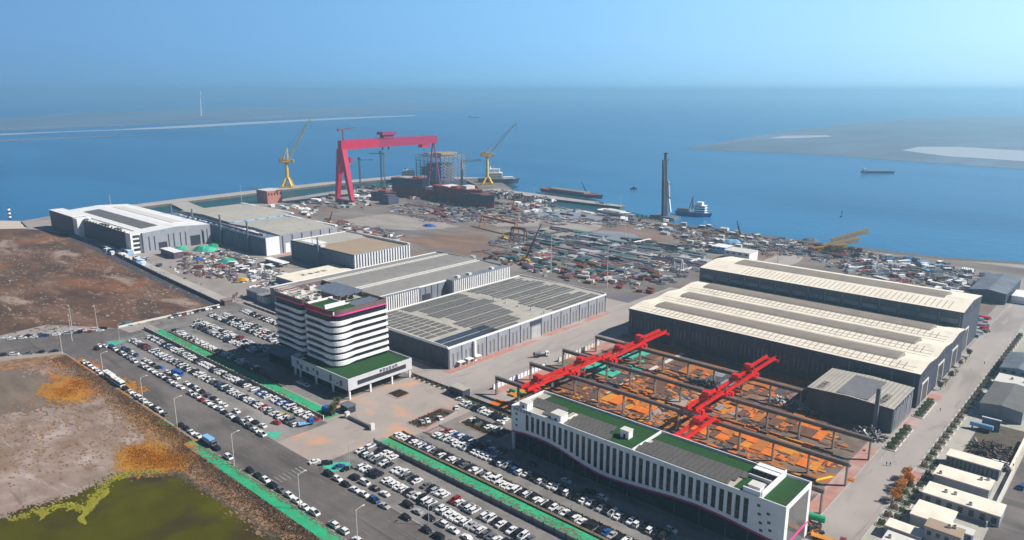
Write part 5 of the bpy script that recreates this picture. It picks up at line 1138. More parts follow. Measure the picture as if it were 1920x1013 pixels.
# goliath gantry
def goliath():
    A=Vector((-846,594,0)); B=Vector((-838,752,0)); t=thing('goliath_crane','giant rose-red goliath gantry crane spanning the building dock','gantry crane',tuple(A))
    zt,zb=84.5,72.5; d=(B-A).normalized(); n=Vector((d.y,-d.x,0))
    def quad(p,q,z0a,z1a,z0b,z1b,hw,m,mb):
        vs=[p-n*hw+Vector((0,0,z0a)),p+n*hw+Vector((0,0,z0a)),p+n*hw+Vector((0,0,z1a)),p-n*hw+Vector((0,0,z1a)),q-n*hw+Vector((0,0,z0b)),q+n*hw+Vector((0,0,z0b)),q+n*hw+Vector((0,0,z1b)),q-n*hw+Vector((0,0,z1b))]
        mb.add(vs,[(0,3,2,1),(4,5,6,7),(0,1,5,4),(1,2,6,5),(2,3,7,6),(3,0,4,7)],m)
    L_=(B-A).length
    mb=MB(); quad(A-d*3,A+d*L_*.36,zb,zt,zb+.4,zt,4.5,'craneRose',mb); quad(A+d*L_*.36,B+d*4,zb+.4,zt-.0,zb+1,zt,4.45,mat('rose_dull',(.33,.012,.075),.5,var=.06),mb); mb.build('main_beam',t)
    mb=MB(); mb.bar(A-n*4+Vector((0,0,zt+1.1)),B-n*4+Vector((0,0,zt+1.1)),.3,'purple').bar(A+n*4+Vector((0,0,zt+1.1)),B+n*4+Vector((0,0,zt+1.1)),.3,'purple').build('handrail',t)
    for s_,bot in ((-1,-17),(1,19)):
        mb=MB(); p=A+n*s_*2.6+Vector((0,0,zb)); q=A+n*bot+Vector((0,0,5)); mb.bar(q,p,5.0,'craneRose',8.0); mb.build('main_leg',t)
    MB().bar(A+n*-20+Vector((0,0,3)),A+n*22+Vector((0,0,3)),4,'darkred').build('bogie_beam',t)
    for k in range(8): q=A+n*(-19+k*5.6); MB().bar(q+Vector((0,0,.9))-d*1.5,q+Vector((0,0,.9))+d*1.5,2.2,'darksteel',n=8).build('bogie',t)
    for s_,bot in ((-1,-15),(1,15)):
        MB().bar(B+n*bot+Vector((0,0,4)),B+n*s_*1.5+Vector((0,0,zb+1)),2.6,'purple',2.2,8).build('hinged_leg',t)
    MB().bar(B-n*15+Vector((0,0,3)),B+n*15+Vector((0,0,3)),3,'purple').bar(B-n*9+Vector((0,0,34)),B+n*9+Vector((0,0,34)),1.2,'purple').build('cross_beam',t)
    c=A+d*L_*.47; mb=MB(); quad(c-d*8.5,c+d*8.5,zt,zt+5,zt,zt+5,5,'purple',mb); quad(c-d*12,c+d*12,zt+5,zt+9,zt+5,zt+9,7,'purple',mb); mb.build('upper_trolley',t)
    c=B-d*18; mb=MB(); quad(c-d*7,c+d*7,zb-4,zb+.5,zb-4,zb+.5,5,'craneRose',mb); mb.bar(c+Vector((0,0,zb-4)),c+Vector((0,0,zb-9)),.5,'darksteel').build('lower_trolley',t)
    c=A+d*L_*.42; mb=MB(); 
    for k in(0,10): mb.bar(c+d*k+Vector((0,0,zb)),c+d*k+Vector((0,0,zb-4)),1.6,'darksteel')
    mb.build('hook_block',t)
    c=A+d*3; mb=MB(); mb.bar(c+Vector((0,0,zt)),c+Vector((0,0,zt+14)),1.3,'darkred').bar(c+Vector((0,0,zt+14.5))-d*7,c+Vector((0,0,zt+17))+d*22,1.1,'darkred',.6).bar(c+Vector((0,0,zt+13))-d*8,c+Vector((0,0,zt+15))-d*6,2.4,'darkred'); mb.build('service_jib',t)
    MB().bar(A+d*10+n*4+Vector((0,0,55)),A+d*10+n*4+Vector((0,0,62)),5,'purple').build('operator_cabin',t)
goliath()
def luffer(lab,base,pts,m='yellow',mj='paleyellow'):
    """pts: px rows of deck y, tip (x,y), a-frame top (x,y), width"""
    t=thing('quay_crane',lab,'luffing crane',(base[0],base[1],.6)); b=Vector((*base,.6))
    zd=pts['deck']; tip=at(*pts['tip'],base); af=at(*pts['aframe'],base); r3=Vector((rt[0],rt[1],0)); f3=Vector((fw[0],fw[1],0))
    for sx in(-1,1):
        for sy in(-1,1): MB().bar(b+r3*sx*8+f3*sy*6,b+r3*sx*2.2+f3*sy*1.8+Vector((0,0,pts['portal'])),2.8,m,2.4).build('portal_leg',t)
    MB().bar(b+r3*-10+f3*-6+Vector((0,0,1.4)),b+r3*10+f3*-6+Vector((0,0,1.4)),2.4,m).bar(b+r3*-10+f3*6+Vector((0,0,1.4)),b+r3*10+f3*6+Vector((0,0,1.4)),2.4,m).build('travel_beam',t)
    MB().bar(b+Vector((0,0,pts['portal']-3)),b+Vector((0,0,zd)),pts['col'],pts.get('mc',m),n=12).build('column',t)
    MB().bar(b+Vector((0,0,zd-3)),b+Vector((0,0,zd)),pts['col'],m,pts['w']*.7,12).bar(b+r3*-pts['w']/2+Vector((0,0,zd+1)),b+r3*pts['w']/2+Vector((0,0,zd+1)),4,m).build('slewing_deck',t)
    MB().bar(b-r3*pts['w']*.42+Vector((0,0,zd+3)),b-r3*pts['w']*.15+Vector((0,0,zd+3.4)),5.5,m).bar(b+r3*pts['w']*.3+Vector((0,0,zd)),b+r3*pts['w']*.5+Vector((0,0,zd)),3,m).build('machine_house',t)
    z=Vector((0,0,zd+3)); foot=b+r3*pts['w']*.22+z
    mb=MB(); N=9
    for s_ in(-1,1):
        p0=foot+f3*s_*3; p1=tip+f3*s_*.8; mb.bar(p0,p1,.7,mj); up=Vector((-.5*r3.x,-.5*r3.y,.6))*5
        mid=[p0.lerp(p1,k/N)+up*(math.sin(math.pi*k/N))*.55 for k in range(N+1)]
        for k in range(N): mb.bar(mid[k],mid[k+1],.5,mj); mb.bar(p0.lerp(p1,k/N),mid[k+1],.3,mj)
    for k in range(N+1): mb.bar(foot.lerp(tip,k/N)+f3*(3-2.2*k/N),foot.lerp(tip,k/N)-f3*(3-2.2*k/N),.3,mj)
    mb.build('jib',t)
    mb=MB()
    for s_ in(-1,1): mb.bar(b+r3*-3+f3*s_*3+z,af+f3*s_*.6,.9,mj); mb.bar(b+r3*3+f3*s_*3+z,af+f3*s_*.6,.8,mj)
    mb.bar(af-f3*1.5,af+f3*1.5,1.6,mj).build('a_frame',t)
    mb=MB(); mb.bar(af,foot.lerp(tip,.93),.22,'darksteel').bar(tip,tip-Vector((0,0,14)),.22,'darksteel').build('luffing_rope',t)
    return t
luffer('tall yellow luffing quay crane standing alone on the left breakwater',(-1052,633),dict(deck=41,portal=15,col=5.5,w=24,tip=(582,221),aframe=(538,277)))
luffer('yellow luffing crane with spread funnel head beside the white ship on the dock apron',(-842,872),dict(deck=47,portal=12,col=5,w=22,tip=(968,231),aframe=(916,277),mc='paleyellow'),'yellow','tan')
# piling tower and ships
t=thing('piling_tower','dark tall piling rig tower standing in the water off the yard shore','piling rig',(-462,790,-2)); b=(-462,790)
MB().bar(at(1246,432,b),at(1246,365,b),8.5,'hulldark',8,6).bar(at(1246,365,b),at(1248,300,b),6.5,'darksteel',4.5,6).bar(at(1248,300,b),at(1248,290,b),2.5,'darksteel').bar(at(1245,288,b),at(1251,288,b),2,'darksteel').build('leader_mast',t)
MB().bar(at(1241,430,b,4),at(1243,300,b,4),1.3,'darksteel').bar(at(1244,430,b,-4),at(1246,300,b,-4),.8,'slate').build('guide_pipe',t)
MB().bar(at(1254,370,b),at(1253,340,b),2.2,'palesteel').bar(at(1257,398,b),at(1254,372,b),2.0,'white').bar(at(1252,300,b),at(1255,300,b),.8,'darksteel').build('hammer_hose',t)
for k,(px,py) in enumerate(((1254,345),(1255,371))): MB().bar(at(px-2,py,b),at(px+2.5,py,b),1.6,'darkred').build('platform',t)
MB().box(-478,-446,782,800,-3,1.2,'slate').build('pontoon',t)
def ship(name,lab,x,y,rz,L_,W,H,mh,md,sup,cat='ship',extra=None,z=-2.5,red=False):
    t=thing(name,lab,cat); n=9; top=[]; bot=[]
    for k in range(n): u=k/(n-1); wd=W/2*(1 if u<.72 else max(.05,1-((u-.72)/.28)**1.8)); top.append((L_*(u-.5),wd*(1 if u>.08 else .85))); 
    out=[(p[0],-p[1]) for p in top]+[(p[0],p[1]) for p in top[::-1]]
    def sc(q,kx,ky): return [(a*kx,b_*ky) for a,b_ in q]
    m=MB(); N=len(out); lo=sc(out,.93,.8); zz=lambda p: H*(1+.18*max(0,(p[0]/L_+.1))**1.5)
    m.add([(*p,0) for p in lo]+[(*p,zz(p)) for p in out],[(i,(i+1)%N,N+(i+1)%N,N+i) for i in range(N)],mh)
    if red: m.add([(*p,-.0) for p in sc(out,.955,.86)]+[(*p,H*.45) for p in sc(out,.975,.93)],[(i,(i+1)%N,N+(i+1)%N,N+i) for i in range(N)],red)
    tri=tessellate_polygon([[Vector((*p,0)) for p in out]]); m.add([(p[0],p[1],zz(p)-.3) for p in out],[list(q) for q in tri],md); m.build('hull',t)
    for (x0,x1,w_,z0,z1,mm,nm) in sup: 
        o=MB().box(x0,x1,-w_/2,w_/2,H+z0,H+z1,mm).build(nm,t)
        if nm=='superstructure':
            for k in range(int((z1-z0)/3)): MB().box(x1,x1+.15,-w_/2+.8,w_/2-.8,H+z0+1.2+3*k,H+z0+2.2+3*k,'glass').box(x0,x1,-w_/2-.12,-w_/2,H+z0+1.2+3*k,H+z0+2.2+3*k,'glass').build('window_row',o)
    if extra: extra(t,H)
    t.location=(x,y,z); t.rotation_euler=(0,0,rz); return t
def funnel(x,w_,m='darksteel',h=10):
    def f(t,H): MB().bar((x,0,H+8),(x,0,H+8+h),w_,m,w_*.6,8).build('funnel',t); MB().bar((x+6,0,H+8),(x+6,0,H+20),.5,'white').bar((x+6,-2,H+16),(x+6,2,H+16),.3,'white').build('mast',t)
    return f
ship('work_ship','white-decked offshore work ship moored beside the piling rig',-446,833,R(12),46,13,5,'blue','palesteel',[(-20,-6,11,0,4,'steelgrey','deck_house'),(2,15,11,0,9,'white','superstructure'),(4,11,8,9,13,'white','bridge')],extra=lambda t,H:MB().bar((-2,-3,H+4),(-2,0,H+20),1.2,'steelgrey',.6).bar((-2,3,H+4),(-2,0,H+20),1.2,'steelgrey',.6).bar((-6,0,H+4),(-2,0,H+20),1,'steelgrey').build('tripod_mast',t))
ship('cargo_barge','long low dark cargo barge with small bridge crossing the bay',-432,1515,R(180+42),64,11,3.2,'hulldark','slate',[(-26,24,9,.0,1,'midwall','cargo_hold'),(22,27,8,0,5,'offwhite','superstructure')])
ship('white_ship','white ship with tall superstructure moored beside the right yellow crane',-848,905,R(40),70,16,8,'hulldark','palesteel',[(-22,6,14,0,10,'white','superstructure'),(-16,2,11,10,16,'white','bridge'),(8,24,10,0,3,'white','deck_house')],extra=funnel(-14,4,'white',12),z=-1)
ship('white_ship','ship with white bridge block moored left of the scaffolded platform',-975,815,R(50),80,16,7,'hulldark','palesteel',[(-10,12,15,0,13,'white','superstructure'),(-7,9,17,13,15,'white','bridge')],extra=funnel(-4,4,'darksteel',10))
# hulls on the building berth
def berth(lab,x,y,rz,L_,W,H,red,sup=(),mh='hulldark'): return ship('ship_hull',lab,x,y,rz,L_,W,H,mh,'hullred',list(sup),'ship hull',None,0,red)
def hullpx(lab,pa,pb,W,ptop,sup=(),mh='hulldark'):
    a,b=Vector(G(*pa)),Vector(G(*pb)); c=(a+b)/2; f=c.x*fw[0]+c.y*fw[1]; H=zrow(ptop,f)
    berth(lab,c.x,c.y,math.atan2(b.y-a.y,b.x-a.x),(b-a).length,W,H,'hullred',sup,mh)
hullpx('dark blue unfinished ship hull with red bow on the berth under the goliath crane',(742,366),(806,372),22,334,[(-20,-4,18,0,1.2,'palesteel','deck_plate'),(6,18,12,0,2.5,'hullred','deck_block')])
hullpx('long red and dark ship hull section right of the goliath crane hinged leg',(822,372),(905,388),24,352,[(-30,-12,20,0,1.2,'white','deck_plate'),(14,26,14,0,5,'offwhite','deck_house'),(-8,8,18,0,2,'hullred','deck_block')],'hullred')
hullpx('small red and black hull section lying left of the dark blue hull',(700,374),(744,378),14,360,[(-8,6,10,0,2.5,'hullred','deck_block')])
hullpx('dark hull section nearest the finger pier basin',(868,384),(928,392),16,364,[(-12,10,13,0,1.4,'rust3','deck_plate')])
berth('flat red barge hull moored along the outer finger pier',-665,868,R(-5),120,20,5,'hullred',[(-40,30,14,0,2,'taupe','cargo_hold')])
for i,(px0,px1,py0,py1,m) in enumerate(((757,790,345,368,'hullred'),(790,832,350,372,'hullred'),(715,745,365,382,'hulldark'),(700,722,357,368,'steelgrey'),(830,858,346,362,'steelgrey'))):
    g=G((px0+px1)/2,py1); f_=g[0]*fw[0]+g[1]*fw[1]; h_=zrow(py0,f_); w_=(px1-px0)/FPX*f_/1.0
    tag(MB().box(g[0]-w_*.45,g[0]+w_*.45,g[1]-9,g[1]+9,0,h_*.75,m).box(g[0]-w_*.3,g[0]+w_*.3,g[1]-7,g[1]+6,h_*.75,h_,'palesteel' if i%2 else m).build('hull_block'),['red hull block behind the dark bow','red hull block near the hinged legs','dark hull block left of the berth','grey hull block beside the left hull','grey hull block beyond the hinged legs'][i],'hull block')
# scaffolded platform
def scaff():
    t=thing('scaffolded_platform','tall open-framed blue and grey offshore platform behind the hinged legs','platform',(-930,850,0))
    x0,x1,y0,y1,h=-960,-900,822,880,47
    MB().box(x0+14,x1-20,y0+10,y1-10,3,h-16,'slate').build('topside_block',t); MB().box(x1-26,x1-8,y0+6,y0+18,8,30,'blue').build('blue_module',t); MB().box(x0+8,x0+22,y0+4,y0+20,12,26,'steelgrey').build('grey_module',t)
    MB().box(x0+5,x1-5,y0+4,y1-4,h-4,h-2.6,'taupe').build('top_deck',t); MB().box(x1-26,x1-6,y0+8,y1-14,h,h+3,'tan').box(x0+10,x0+22,y0+8,y1-14,h,h+2,'taupe').build('deck_house',t)
    for k in range(7):
        MB().bar((x0+(x1-x0)*k/6,y0,0),(x0+(x1-x0)*k/6,y0,h),.9,'taupe').build('scaffold_post',t); MB().bar((x1,y0+(y1-y0)*k/6,0),(x1,y0+(y1-y0)*k/6,h),.9,'taupe').build('scaffold_post',t)
    for j in range(9): z=4+j*5.3; MB().box(x0-1,x1+1,y0-.9,y0-.3,z,z+.5,'taupe').box(x1+.3,x1+.9,y0-.3,y1,z,z+.5,'taupe').build('scaffold_deck',t)
    mb=MB()
    for k in range(6):
        for j in range(8): mb.bar((x0+(x1-x0)*k/6,y0,4+j*5.3),(x0+(x1-x0)*(k+1)/6,y0,9.3+j*5.3),.4,'palesteel'); mb.bar((x1,y0+(y1-y0)*(k+1)/6,4+j*5.3),(x1,y0+(y1-y0)*k/6,9.3+j*5.3),.4,'palesteel')
    mb.build('bracing',t); MB().box(x0,x1,y0,y1,-3,3,'hulldark').build('pontoon',t)
scaff()
t=thing('hammerhead_boom','long pale lattice boom between the scaffolded platform and right yellow crane','boom crane',(-872,850,52)); b=(-855,865)
mb=MB(); p,q=at(868,303,b),at(902,300,b); 
for o_ in (Vector((0,0,1.5)),Vector((0,0,-1.5))): mb.bar(p+o_,q+o_*.5,.7,'tan')
for k in range(8): mb.bar(p.lerp(q,k/8)+Vector((0,0,1.5)),p.lerp(q,(k+1)/8)-Vector((0,0,1.3)),.4,'tan')
mb.build('boom',t); MB().bar(at(866,372,b),at(866,300,b),3.2,'taupe',2.6).build('tower',t)
# smaller cranes
def tower_crane(lab,base,top,jibL,jibR,m='darksteel'):
    t=thing('tower_crane',lab,'tower crane',(*base,0)); x=960
    tp=Vector((*base,0)); tp.z=zrow(top,base[0]*fw[0]+base[1]*fw[1]); r3=Vector((rt[0],rt[1],0))
    mb=MB()
    for sx in(-.8,.8):
        for sy in(-.8,.8): mb.bar((base[0]+sx,base[1]+sy,0),(base[0]+sx,base[1]+sy,tp.z),.45,m)
    for k in range(int(tp.z/4)): s_=1 if k%2 else -1; mb.bar((base[0]-.8*s_,base[1]-.8,k*4),(base[0]+.8*s_,base[1]-.8,k*4+4),.25,m)
    mb.build('mast',t); MB().bar(tp-r3*jibL,tp+r3*jibR,1.0,m,.8).build('jib',t); MB().box(tp.x-1.4,tp.x+1.4,tp.y-1.4,tp.y+1.4,tp.z,tp.z+4,m).build('cab',t)
tower_crane('slim dark tower crane with short left jib under the goliath beam',G(716,352),288,18,3); tower_crane('slim green-tipped tower crane right of its twin under the goliath beam',G(722,352),291,1,1.5,'slate')
tower_crane('dark hanging-jib tower crane left of the pair under the goliath beam',G(676,356),300,2,22)
def mobile_crane(lab,base,tip,m='darksteel',mb_='yellow',s=1):
    t=thing('mobile_crane',lab,'mobile crane',(*base,0)); bx,by=base; 
    MB().box(bx-4*s,bx+4*s,by-1.6*s,by+1.6*s,1.1*s,2*s,mb_).box(bx-3*s,bx-.5*s,by-1.5*s,by+1.5*s,2*s,4*s,mb_).build('carrier',t)
    for k in(-3,-1,1,3): MB().bar((bx+k*s,by-1.9*s,.7*s),(bx+k*s,by+1.9*s,.7*s),1.4*s,'tyre',n=10).build('axle',t)
    tp=at(*tip,base); p=Vector((bx,by,3*s)); MB().bar(p,p.lerp(tp,.6),1.7*s,m,1.3*s).bar(p.lerp(tp,.55),tp,1.1*s,m,.8*s).build('boom',t)
    MB().bar(p+Vector((0,0,0)),p.lerp(tp,.35)+Vector((.2,0,-1)),.5,'palesteel').build('luffing_cylinder',t)
mobile_crane('mobile crane with long dark raised boom behind the solar-roofed hall',G(986,490),(1015,420)); mobile_crane('mobile crane with short dark boom near the goliath legs',G(618,418),(623,397),s=.9)
mobile_crane('small dark-boomed mobile crane near the shore by the white huts',G(1388,446),(1382,414)); mobile_crane('bright yellow loading crane with short boom in the pipe yard',G(946,449),(942,432),'yellow')
mobile_crane('crane with thin dark boom on the finger pier end',G(1100,366),(1090,341),'slate','slate'); mobile_crane('orange-brown crane beside the basin edge',G(958,400),(966,372),'rust2','rust2')
def goal(lab,p0,p1,h,m):
    t=thing('portal_crane',lab,'portal crane',(*p0,0)); a,b=Vector((*p0,0)),Vector((*p1,0)); u=Vector((0,0,h)); n=Vector((-(b-a).y,(b-a).x,0)).normalized()*4
    for c in(a,b):
        for s_ in(-1,1): MB().bar(c+n*s_,c+u+n*.3*s_,.9,m).build('leg',t)
    MB().bar(a+u,b+u,2.2,m).build('beam',t)
goal('low rust-coloured portal crane over the pipe yard',G(905,425),G(968,440),12,'rust2'); goal('brown portal crane close behind the low rust-coloured portal crane',G(960,452),G(985,455),14,'rust3')
goal('thin grey portal frame left of the single-ridge workshop',G(1262,506),G(1278,508),9,'palesteel')
for i,(px,py,l_,h,a) in enumerate(((1555,472,32,9,.12),(1575,470,34,9,.2),(1590,464,36,10,.3))):
    g=G(px,py); t=thing('lattice_jib',['lower left','middle','upper right'][i]+' yellow lattice crane jib lying on the shore bank','crane jib',(*g,1)); mb=MB(); r3=Vector((rt[0],rt[1],0)); f3=Vector((fw[0],fw[1],0))
    p=Vector((*g,2+i*2))-r3*l_/2; q=Vector((*g,2+i*2))+r3*l_/2+Vector((0,0,l_*a)); c4=[f3*2+Vector((0,0,1.6)),f3*-2+Vector((0,0,1.6)),f3*2-Vector((0,0,1.6)),f3*-2-Vector((0,0,1.6))]
    for c in c4: mb.bar(p+c,q+c,.7,'yellow')
    for k in range(12):
        for (u,v) in ((0,1),(1,3),(0,2)): mb.bar(p.lerp(q,k/12)+c4[u],p.lerp(q,(k+1)/12)+c4[v],.4,'yellow')
    mb.build('lattice',t)
# sea marks, turbine
t=thing('wind_turbine','faint white wind turbine far off in the haze','wind turbine',(*G(377,218),0)); b=G(377,218); MB().bar(at(377,218,b),at(375.5,180,b),7,'white',4,8).build('mast',t)
h0=at(375.5,179,b)
for a in (80,200,320): MB().bar(h0,h0+Vector((rt[0]*math.cos(R(a)),rt[1]*math.cos(R(a)),math.sin(R(a))))*38,3,'white',1).build('blade',t)
t=thing('beacon_tower','black and white banded beacon at the sand spit on the left','beacon',(*G(19,412),0)); b=G(19,412)
for k in range(6): MB().cyl(b[0],b[1],k*2.2,k*2.2+2.2,1.6,'white' if k%2 else 'darksteel').build('band',t)
MB().cyl(b[0],b[1],13.2,14.6,1.0,'darksteel').build('lantern',t)
t=thing('channel_buoy','small dark channel buoy in the open water','buoy',(*G(1577,407,-2.5),-2.5)); b=G(1577,407,-2.5); MB().cyl(*b,-2.5,-1,1.8,'darksteel',1).bar((*b,-.5),(b[0]+.5,b[1],3.5),.45,'darksteel').box(b[0]-.3,b[0]+1.2,b[1]-.4,b[1]+.4,3.2,4.4,'darksteel').build('float',t)
ship('tug_boat','tiny dark boat far out left of the piling rig',*G(1188,355,-2.5),R(30),12,4,1.6,'darksteel','darksteel',[(-2,2,3,0,2.5,'slate','superstructure')],'boat')
ship('tug_boat','dark speck of a ship near the horizon right of the goliath crane',*G(888,221,-2.5),R(45),70,10,4,'darksteel','darksteel',[(-25,-15,8,0,8,'slate','superstructure')],'ship')
ship('white_boat','white-covered boat shape drawn up on the shore right of the finger pier',*G(1158,402),R(-12),60,18,3.2,'white','white',[(-20,8,12,0,1.5,'offwhite','cover')],'boat',z=0)
t=thing('pile_rows','rows of slender piles standing in the water beside the piling rig','piles',(-500,775,-3)); 
for k in range(16): x=-520+k*5.4; MB().cyl(x,770+math.sin(k)*3,-4,2.5,.6,'teal').build('pile',t)
tag(heap('pile_rack','dark rack of tubes on the finger pier near its outer end',-580,822,14,3,2,50,['darksteel','slate'],22),None,None)

# ------------------------------------------------------------------ shipyard storage
def item(kind,x,y,rz,m,s,z=.05):
    mb=MB(); c_,s_=math.cos(rz),math.sin(rz)
    def T(mb):
        mb.v=[(x+v[0]*c_-v[1]*s_,y+v[0]*s_+v[1]*c_,v[2]+z) for v in mb.v]; return mb
    if kind=='shipping_container':
        mb.box(-3,3,-1.2,1.2,.1,2.6,m)
        for k in range(11): mb.box(-2.9+k*.56,-2.72+k*.56,-1.26,1.26,.2,2.5,m)
    elif kind=='pipe_bundle':
        for k in range(4): mb.bar((-s,k*.9-1.4,.5),(s,k*.9-1.4,.5),.9,m,n=8)
        for k in range(3): mb.bar((-s+.3,k*.9-.95,1.3),(s-.3,k*.9-.95,1.3),.9,m,n=8)
    elif kind=='steel_block':
        s=min(s,4.2); h=s*.55; mb.box(-s,s,-s*.6,s*.6,0,h,m)
        for k in range(5): mb.box(-s+k*s*.45,-s+k*s*.45+.3,-s*.62,s*.62,h,h+.8,m)
        mb.box(-s*1.02,s*1.02,-.2,.2,h,h+.6,m)
    elif kind=='plate_stack':
        for k in range(3): mb.box(-s+rnd.uniform(-.4,.4),s,-s*.35,s*.35+rnd.uniform(-.3,.3),k*.4,k*.4+.34,m)
    elif kind=='site_cabin':
        mb.box(-3,3,-1.5,1.5,.2,2.9,m).box(-3.2,3.2,-1.7,1.7,2.9,3.15,'white'); 
        for k in range(3): mb.box(-2.3+k*1.9,-1.3+k*1.9,-1.56,-1.5,1.2,2.2,'glass')
    elif kind=='tarp_pile':
        mb.leaves(0,0,0,.01,.01,.01,1,.01,m); n=10
        ring=[(s*math.cos(2*math.pi*k/n)*rnd.uniform(.8,1.2),s*.6*math.sin(2*math.pi*k/n)*rnd.uniform(.8,1.2),0) for k in range(n)]
        r2=[(a*.55,b*.5,s*.28*rnd.uniform(.8,1.2)) for a,b,_ in ring]; mb.add(ring+r2+[(0,0,s*.38)],[(k,(k+1)%n,n+(k+1)%n,n+k) for k in range(n)]+[(n+k,n+(k+1)%n,2*n) for k in range(n)],m)
    return T(mb).build(kind)
MW={'hullred':'dull red','rust2':'rust brown','rust3':'dark brown','slate':'slate grey','steelgrey':'grey','palesteel':'silver grey','plum':'plum dark','teal':'dark teal','white':'white','offwhite':'off-white','tan':'tan','blue':'blue','lightblue':'light blue','taupe':'taupe','red':'bright red','darksteel':'black','tealnet':'bright teal','greennet':'green','yellow':'yellow','darkred':'dark red','scraplight':'light grey','scrap':'grey scrap','brick':'brick red'}
KW={'shipping_container':'shipping container','pipe_bundle':'bundle of long pipes','steel_block':'steel section block','plate_stack':'flat stack of plates','site_cabin':'site cabin','tarp_pile':'covered pile'}
def zone(seed,pts,n,kinds,cols,where,size=(2.5,6),ang=0,jit=.25,ground=True):
    r_=random.Random(seed)
    xs=[G(*p) for p in pts]; tri=tessellate_polygon([[Vector((*p,0)) for p in xs]]); ar=[]
    for t_ in tri:
        a,b,c=[Vector(xs[i]) for i in t_]; ar.append(abs((b-a).cross(c-a)))
    for _ in range(n):
        t_=r_.choices(tri,ar)[0]; a,b,c=[Vector(xs[i]) for i in t_]; u,v=r_.random(),r_.random()
        if u+v>1: u,v=1-u,1-v
        p=a+(b-a)*u+(c-a)*v; k=r_.choice(kinds); m=r_.choice(cols); s_=r_.uniform(*size)
        o=item(k,p.x,p.y,R(ang)+r_.gauss(0,jit)+(R(90) if r_.random()<.2 else 0),m,s_); tag(o,f'{MW[m]} {KW[k]} {where}',KW[k].split()[-1] if k!='shipping_container' else 'container',f'{KW[k]}s {where}')
    return
zone(1,[(560,380),(640,362),(700,372),(700,392),(640,392),(580,392)],46,['plate_stack','steel_block'],['palesteel','white','slate','taupe'],'by the goliath crane main legs',(3,8))
zone(2,[(760,390),(830,380),(960,390),(985,402),(950,410),(830,408)],95,['steel_block','plate_stack','pipe_bundle'],['taupe','palesteel','slate','tan','plum','rust3','slate','hullred'],'in the assembly area below the goliath crane',(2.5,7))
zone(3,[(880,375),(1010,385),(1180,408),(1240,420),(1240,428),(1090,408),(920,392)],60,['pipe_bundle','plate_stack','steel_block'],['slate','palesteel','taupe','plum','white'],'along the finger pier basin edge',(4,9),-8,.12)
zone(4,[(960,440),(1040,428),(1300,462),(1310,500),(1220,505),(1080,480)],110,['pipe_bundle','plate_stack'],['plum','slate','teal','darksteel','steelgrey','plum','taupe','palesteel'],'in the dark pipe storage yard',(6,15),-2,.06)
zone(5,[(920,470),(1000,462),(1240,510),(1230,530),(1060,520),(930,492)],70,['pipe_bundle','plate_stack','steel_block'],['teal','teal','plum','rust3','slate','rust3','taupe','darkred'],'beside the works road storage strip',(4,11),-4,.12)
zone(6,[(880,482),(935,482),(1000,500),(1150,520),(1230,545),(1230,555),(1130,540),(1000,515)],52,['steel_block','shipping_container','tarp_pile','plate_stack'],['offwhite','rust3','palesteel','slate','darkred','hullred','rust3'],'on the verge behind the solar-roofed hall',(1.5,3.2))
zone(7,[(1230,412),(1420,440),(1500,455),(1480,475),(1350,470),(1240,445)],62,['steel_block','site_cabin','plate_stack','tarp_pile'],['offwhite','slate','plum','palesteel','slate','plum','rust3'],'between pipe yard and shore',(3,7))
zone(8,[(1490,455),(1620,470),(1600,500),(1500,480)],44,['steel_block','plate_stack','tarp_pile'],['plum','rust3','slate','hullred','darksteel'],'below the yellow lattice jibs',(2.5,6))
zone(9,[(1560,500),(1640,485),(1720,500),(1700,530),(1640,530)],46,['shipping_container','plate_stack'],['white','offwhite','palesteel','darkred','slate'],'in the white container rows behind the single-ridge workshop',(4,7),62,.05)
zone(10,[(1650,482),(1760,490),(1850,515),(1830,545),(1740,535),(1680,515)],70,['shipping_container','steel_block','site_cabin','plate_stack'],['white','slate','palesteel','lightblue','rust3','plum','slate'],'in the right shore storage yard',(3,7),55,.3)
zone(11,[(1740,530),(1840,545),(1840,562),(1780,555)],20,['plate_stack','shipping_container','pipe_bundle'],['palesteel','white','darkred','slate'],'left of the dark-roofed warehouse',(3,8),0,.1)
zone(12,[(340,478),(420,470),(470,485),(480,510),(430,520),(380,528),(330,505)],60,['steel_block','plate_stack','tarp_pile','pipe_bundle'],['rust3','scrap','plum','hullred','taupe','slate'],'in the cluttered lot before the white-roofed hall',(1.8,4.5),20,.6)
zone(13,[(420,488),(500,500),(540,515),(520,540),(470,520)],34,['steel_block','site_cabin','plate_stack'],['white','offwhite','palesteel','slate'],'in the small lot left of the low striped store',(1.5,3.4),20,.5)
zone(14,[(190,460),(240,480),(290,500),(275,500),(200,475)],24,['site_cabin','plate_stack','steel_block'],['white','offwhite','lightblue','palesteel'],'along the front of the white-roofed hall',(2,4))
zone(15,[(560,400),(640,415),(740,440),(760,455),(680,445),(600,420)],30,['plate_stack','steel_block','pipe_bundle'],['taupe','rust3','white','hullred','palesteel'],'behind the twin-bay hall',(2,6))
zone(16,[(500,385),(560,388),(620,400),(560,405),(510,395)],22,['plate_stack','tarp_pile','steel_block'],['white','offwhite','slate','palesteel'],'beside the red and white block',(3,8))
zone(17,[(1830,600),(1850,590),(1860,620),(1830,640)],14,['steel_block','pipe_bundle'],['palesteel','slate','red','lightblue'],'beside the single-ridge workshop gable',(1.5,3))
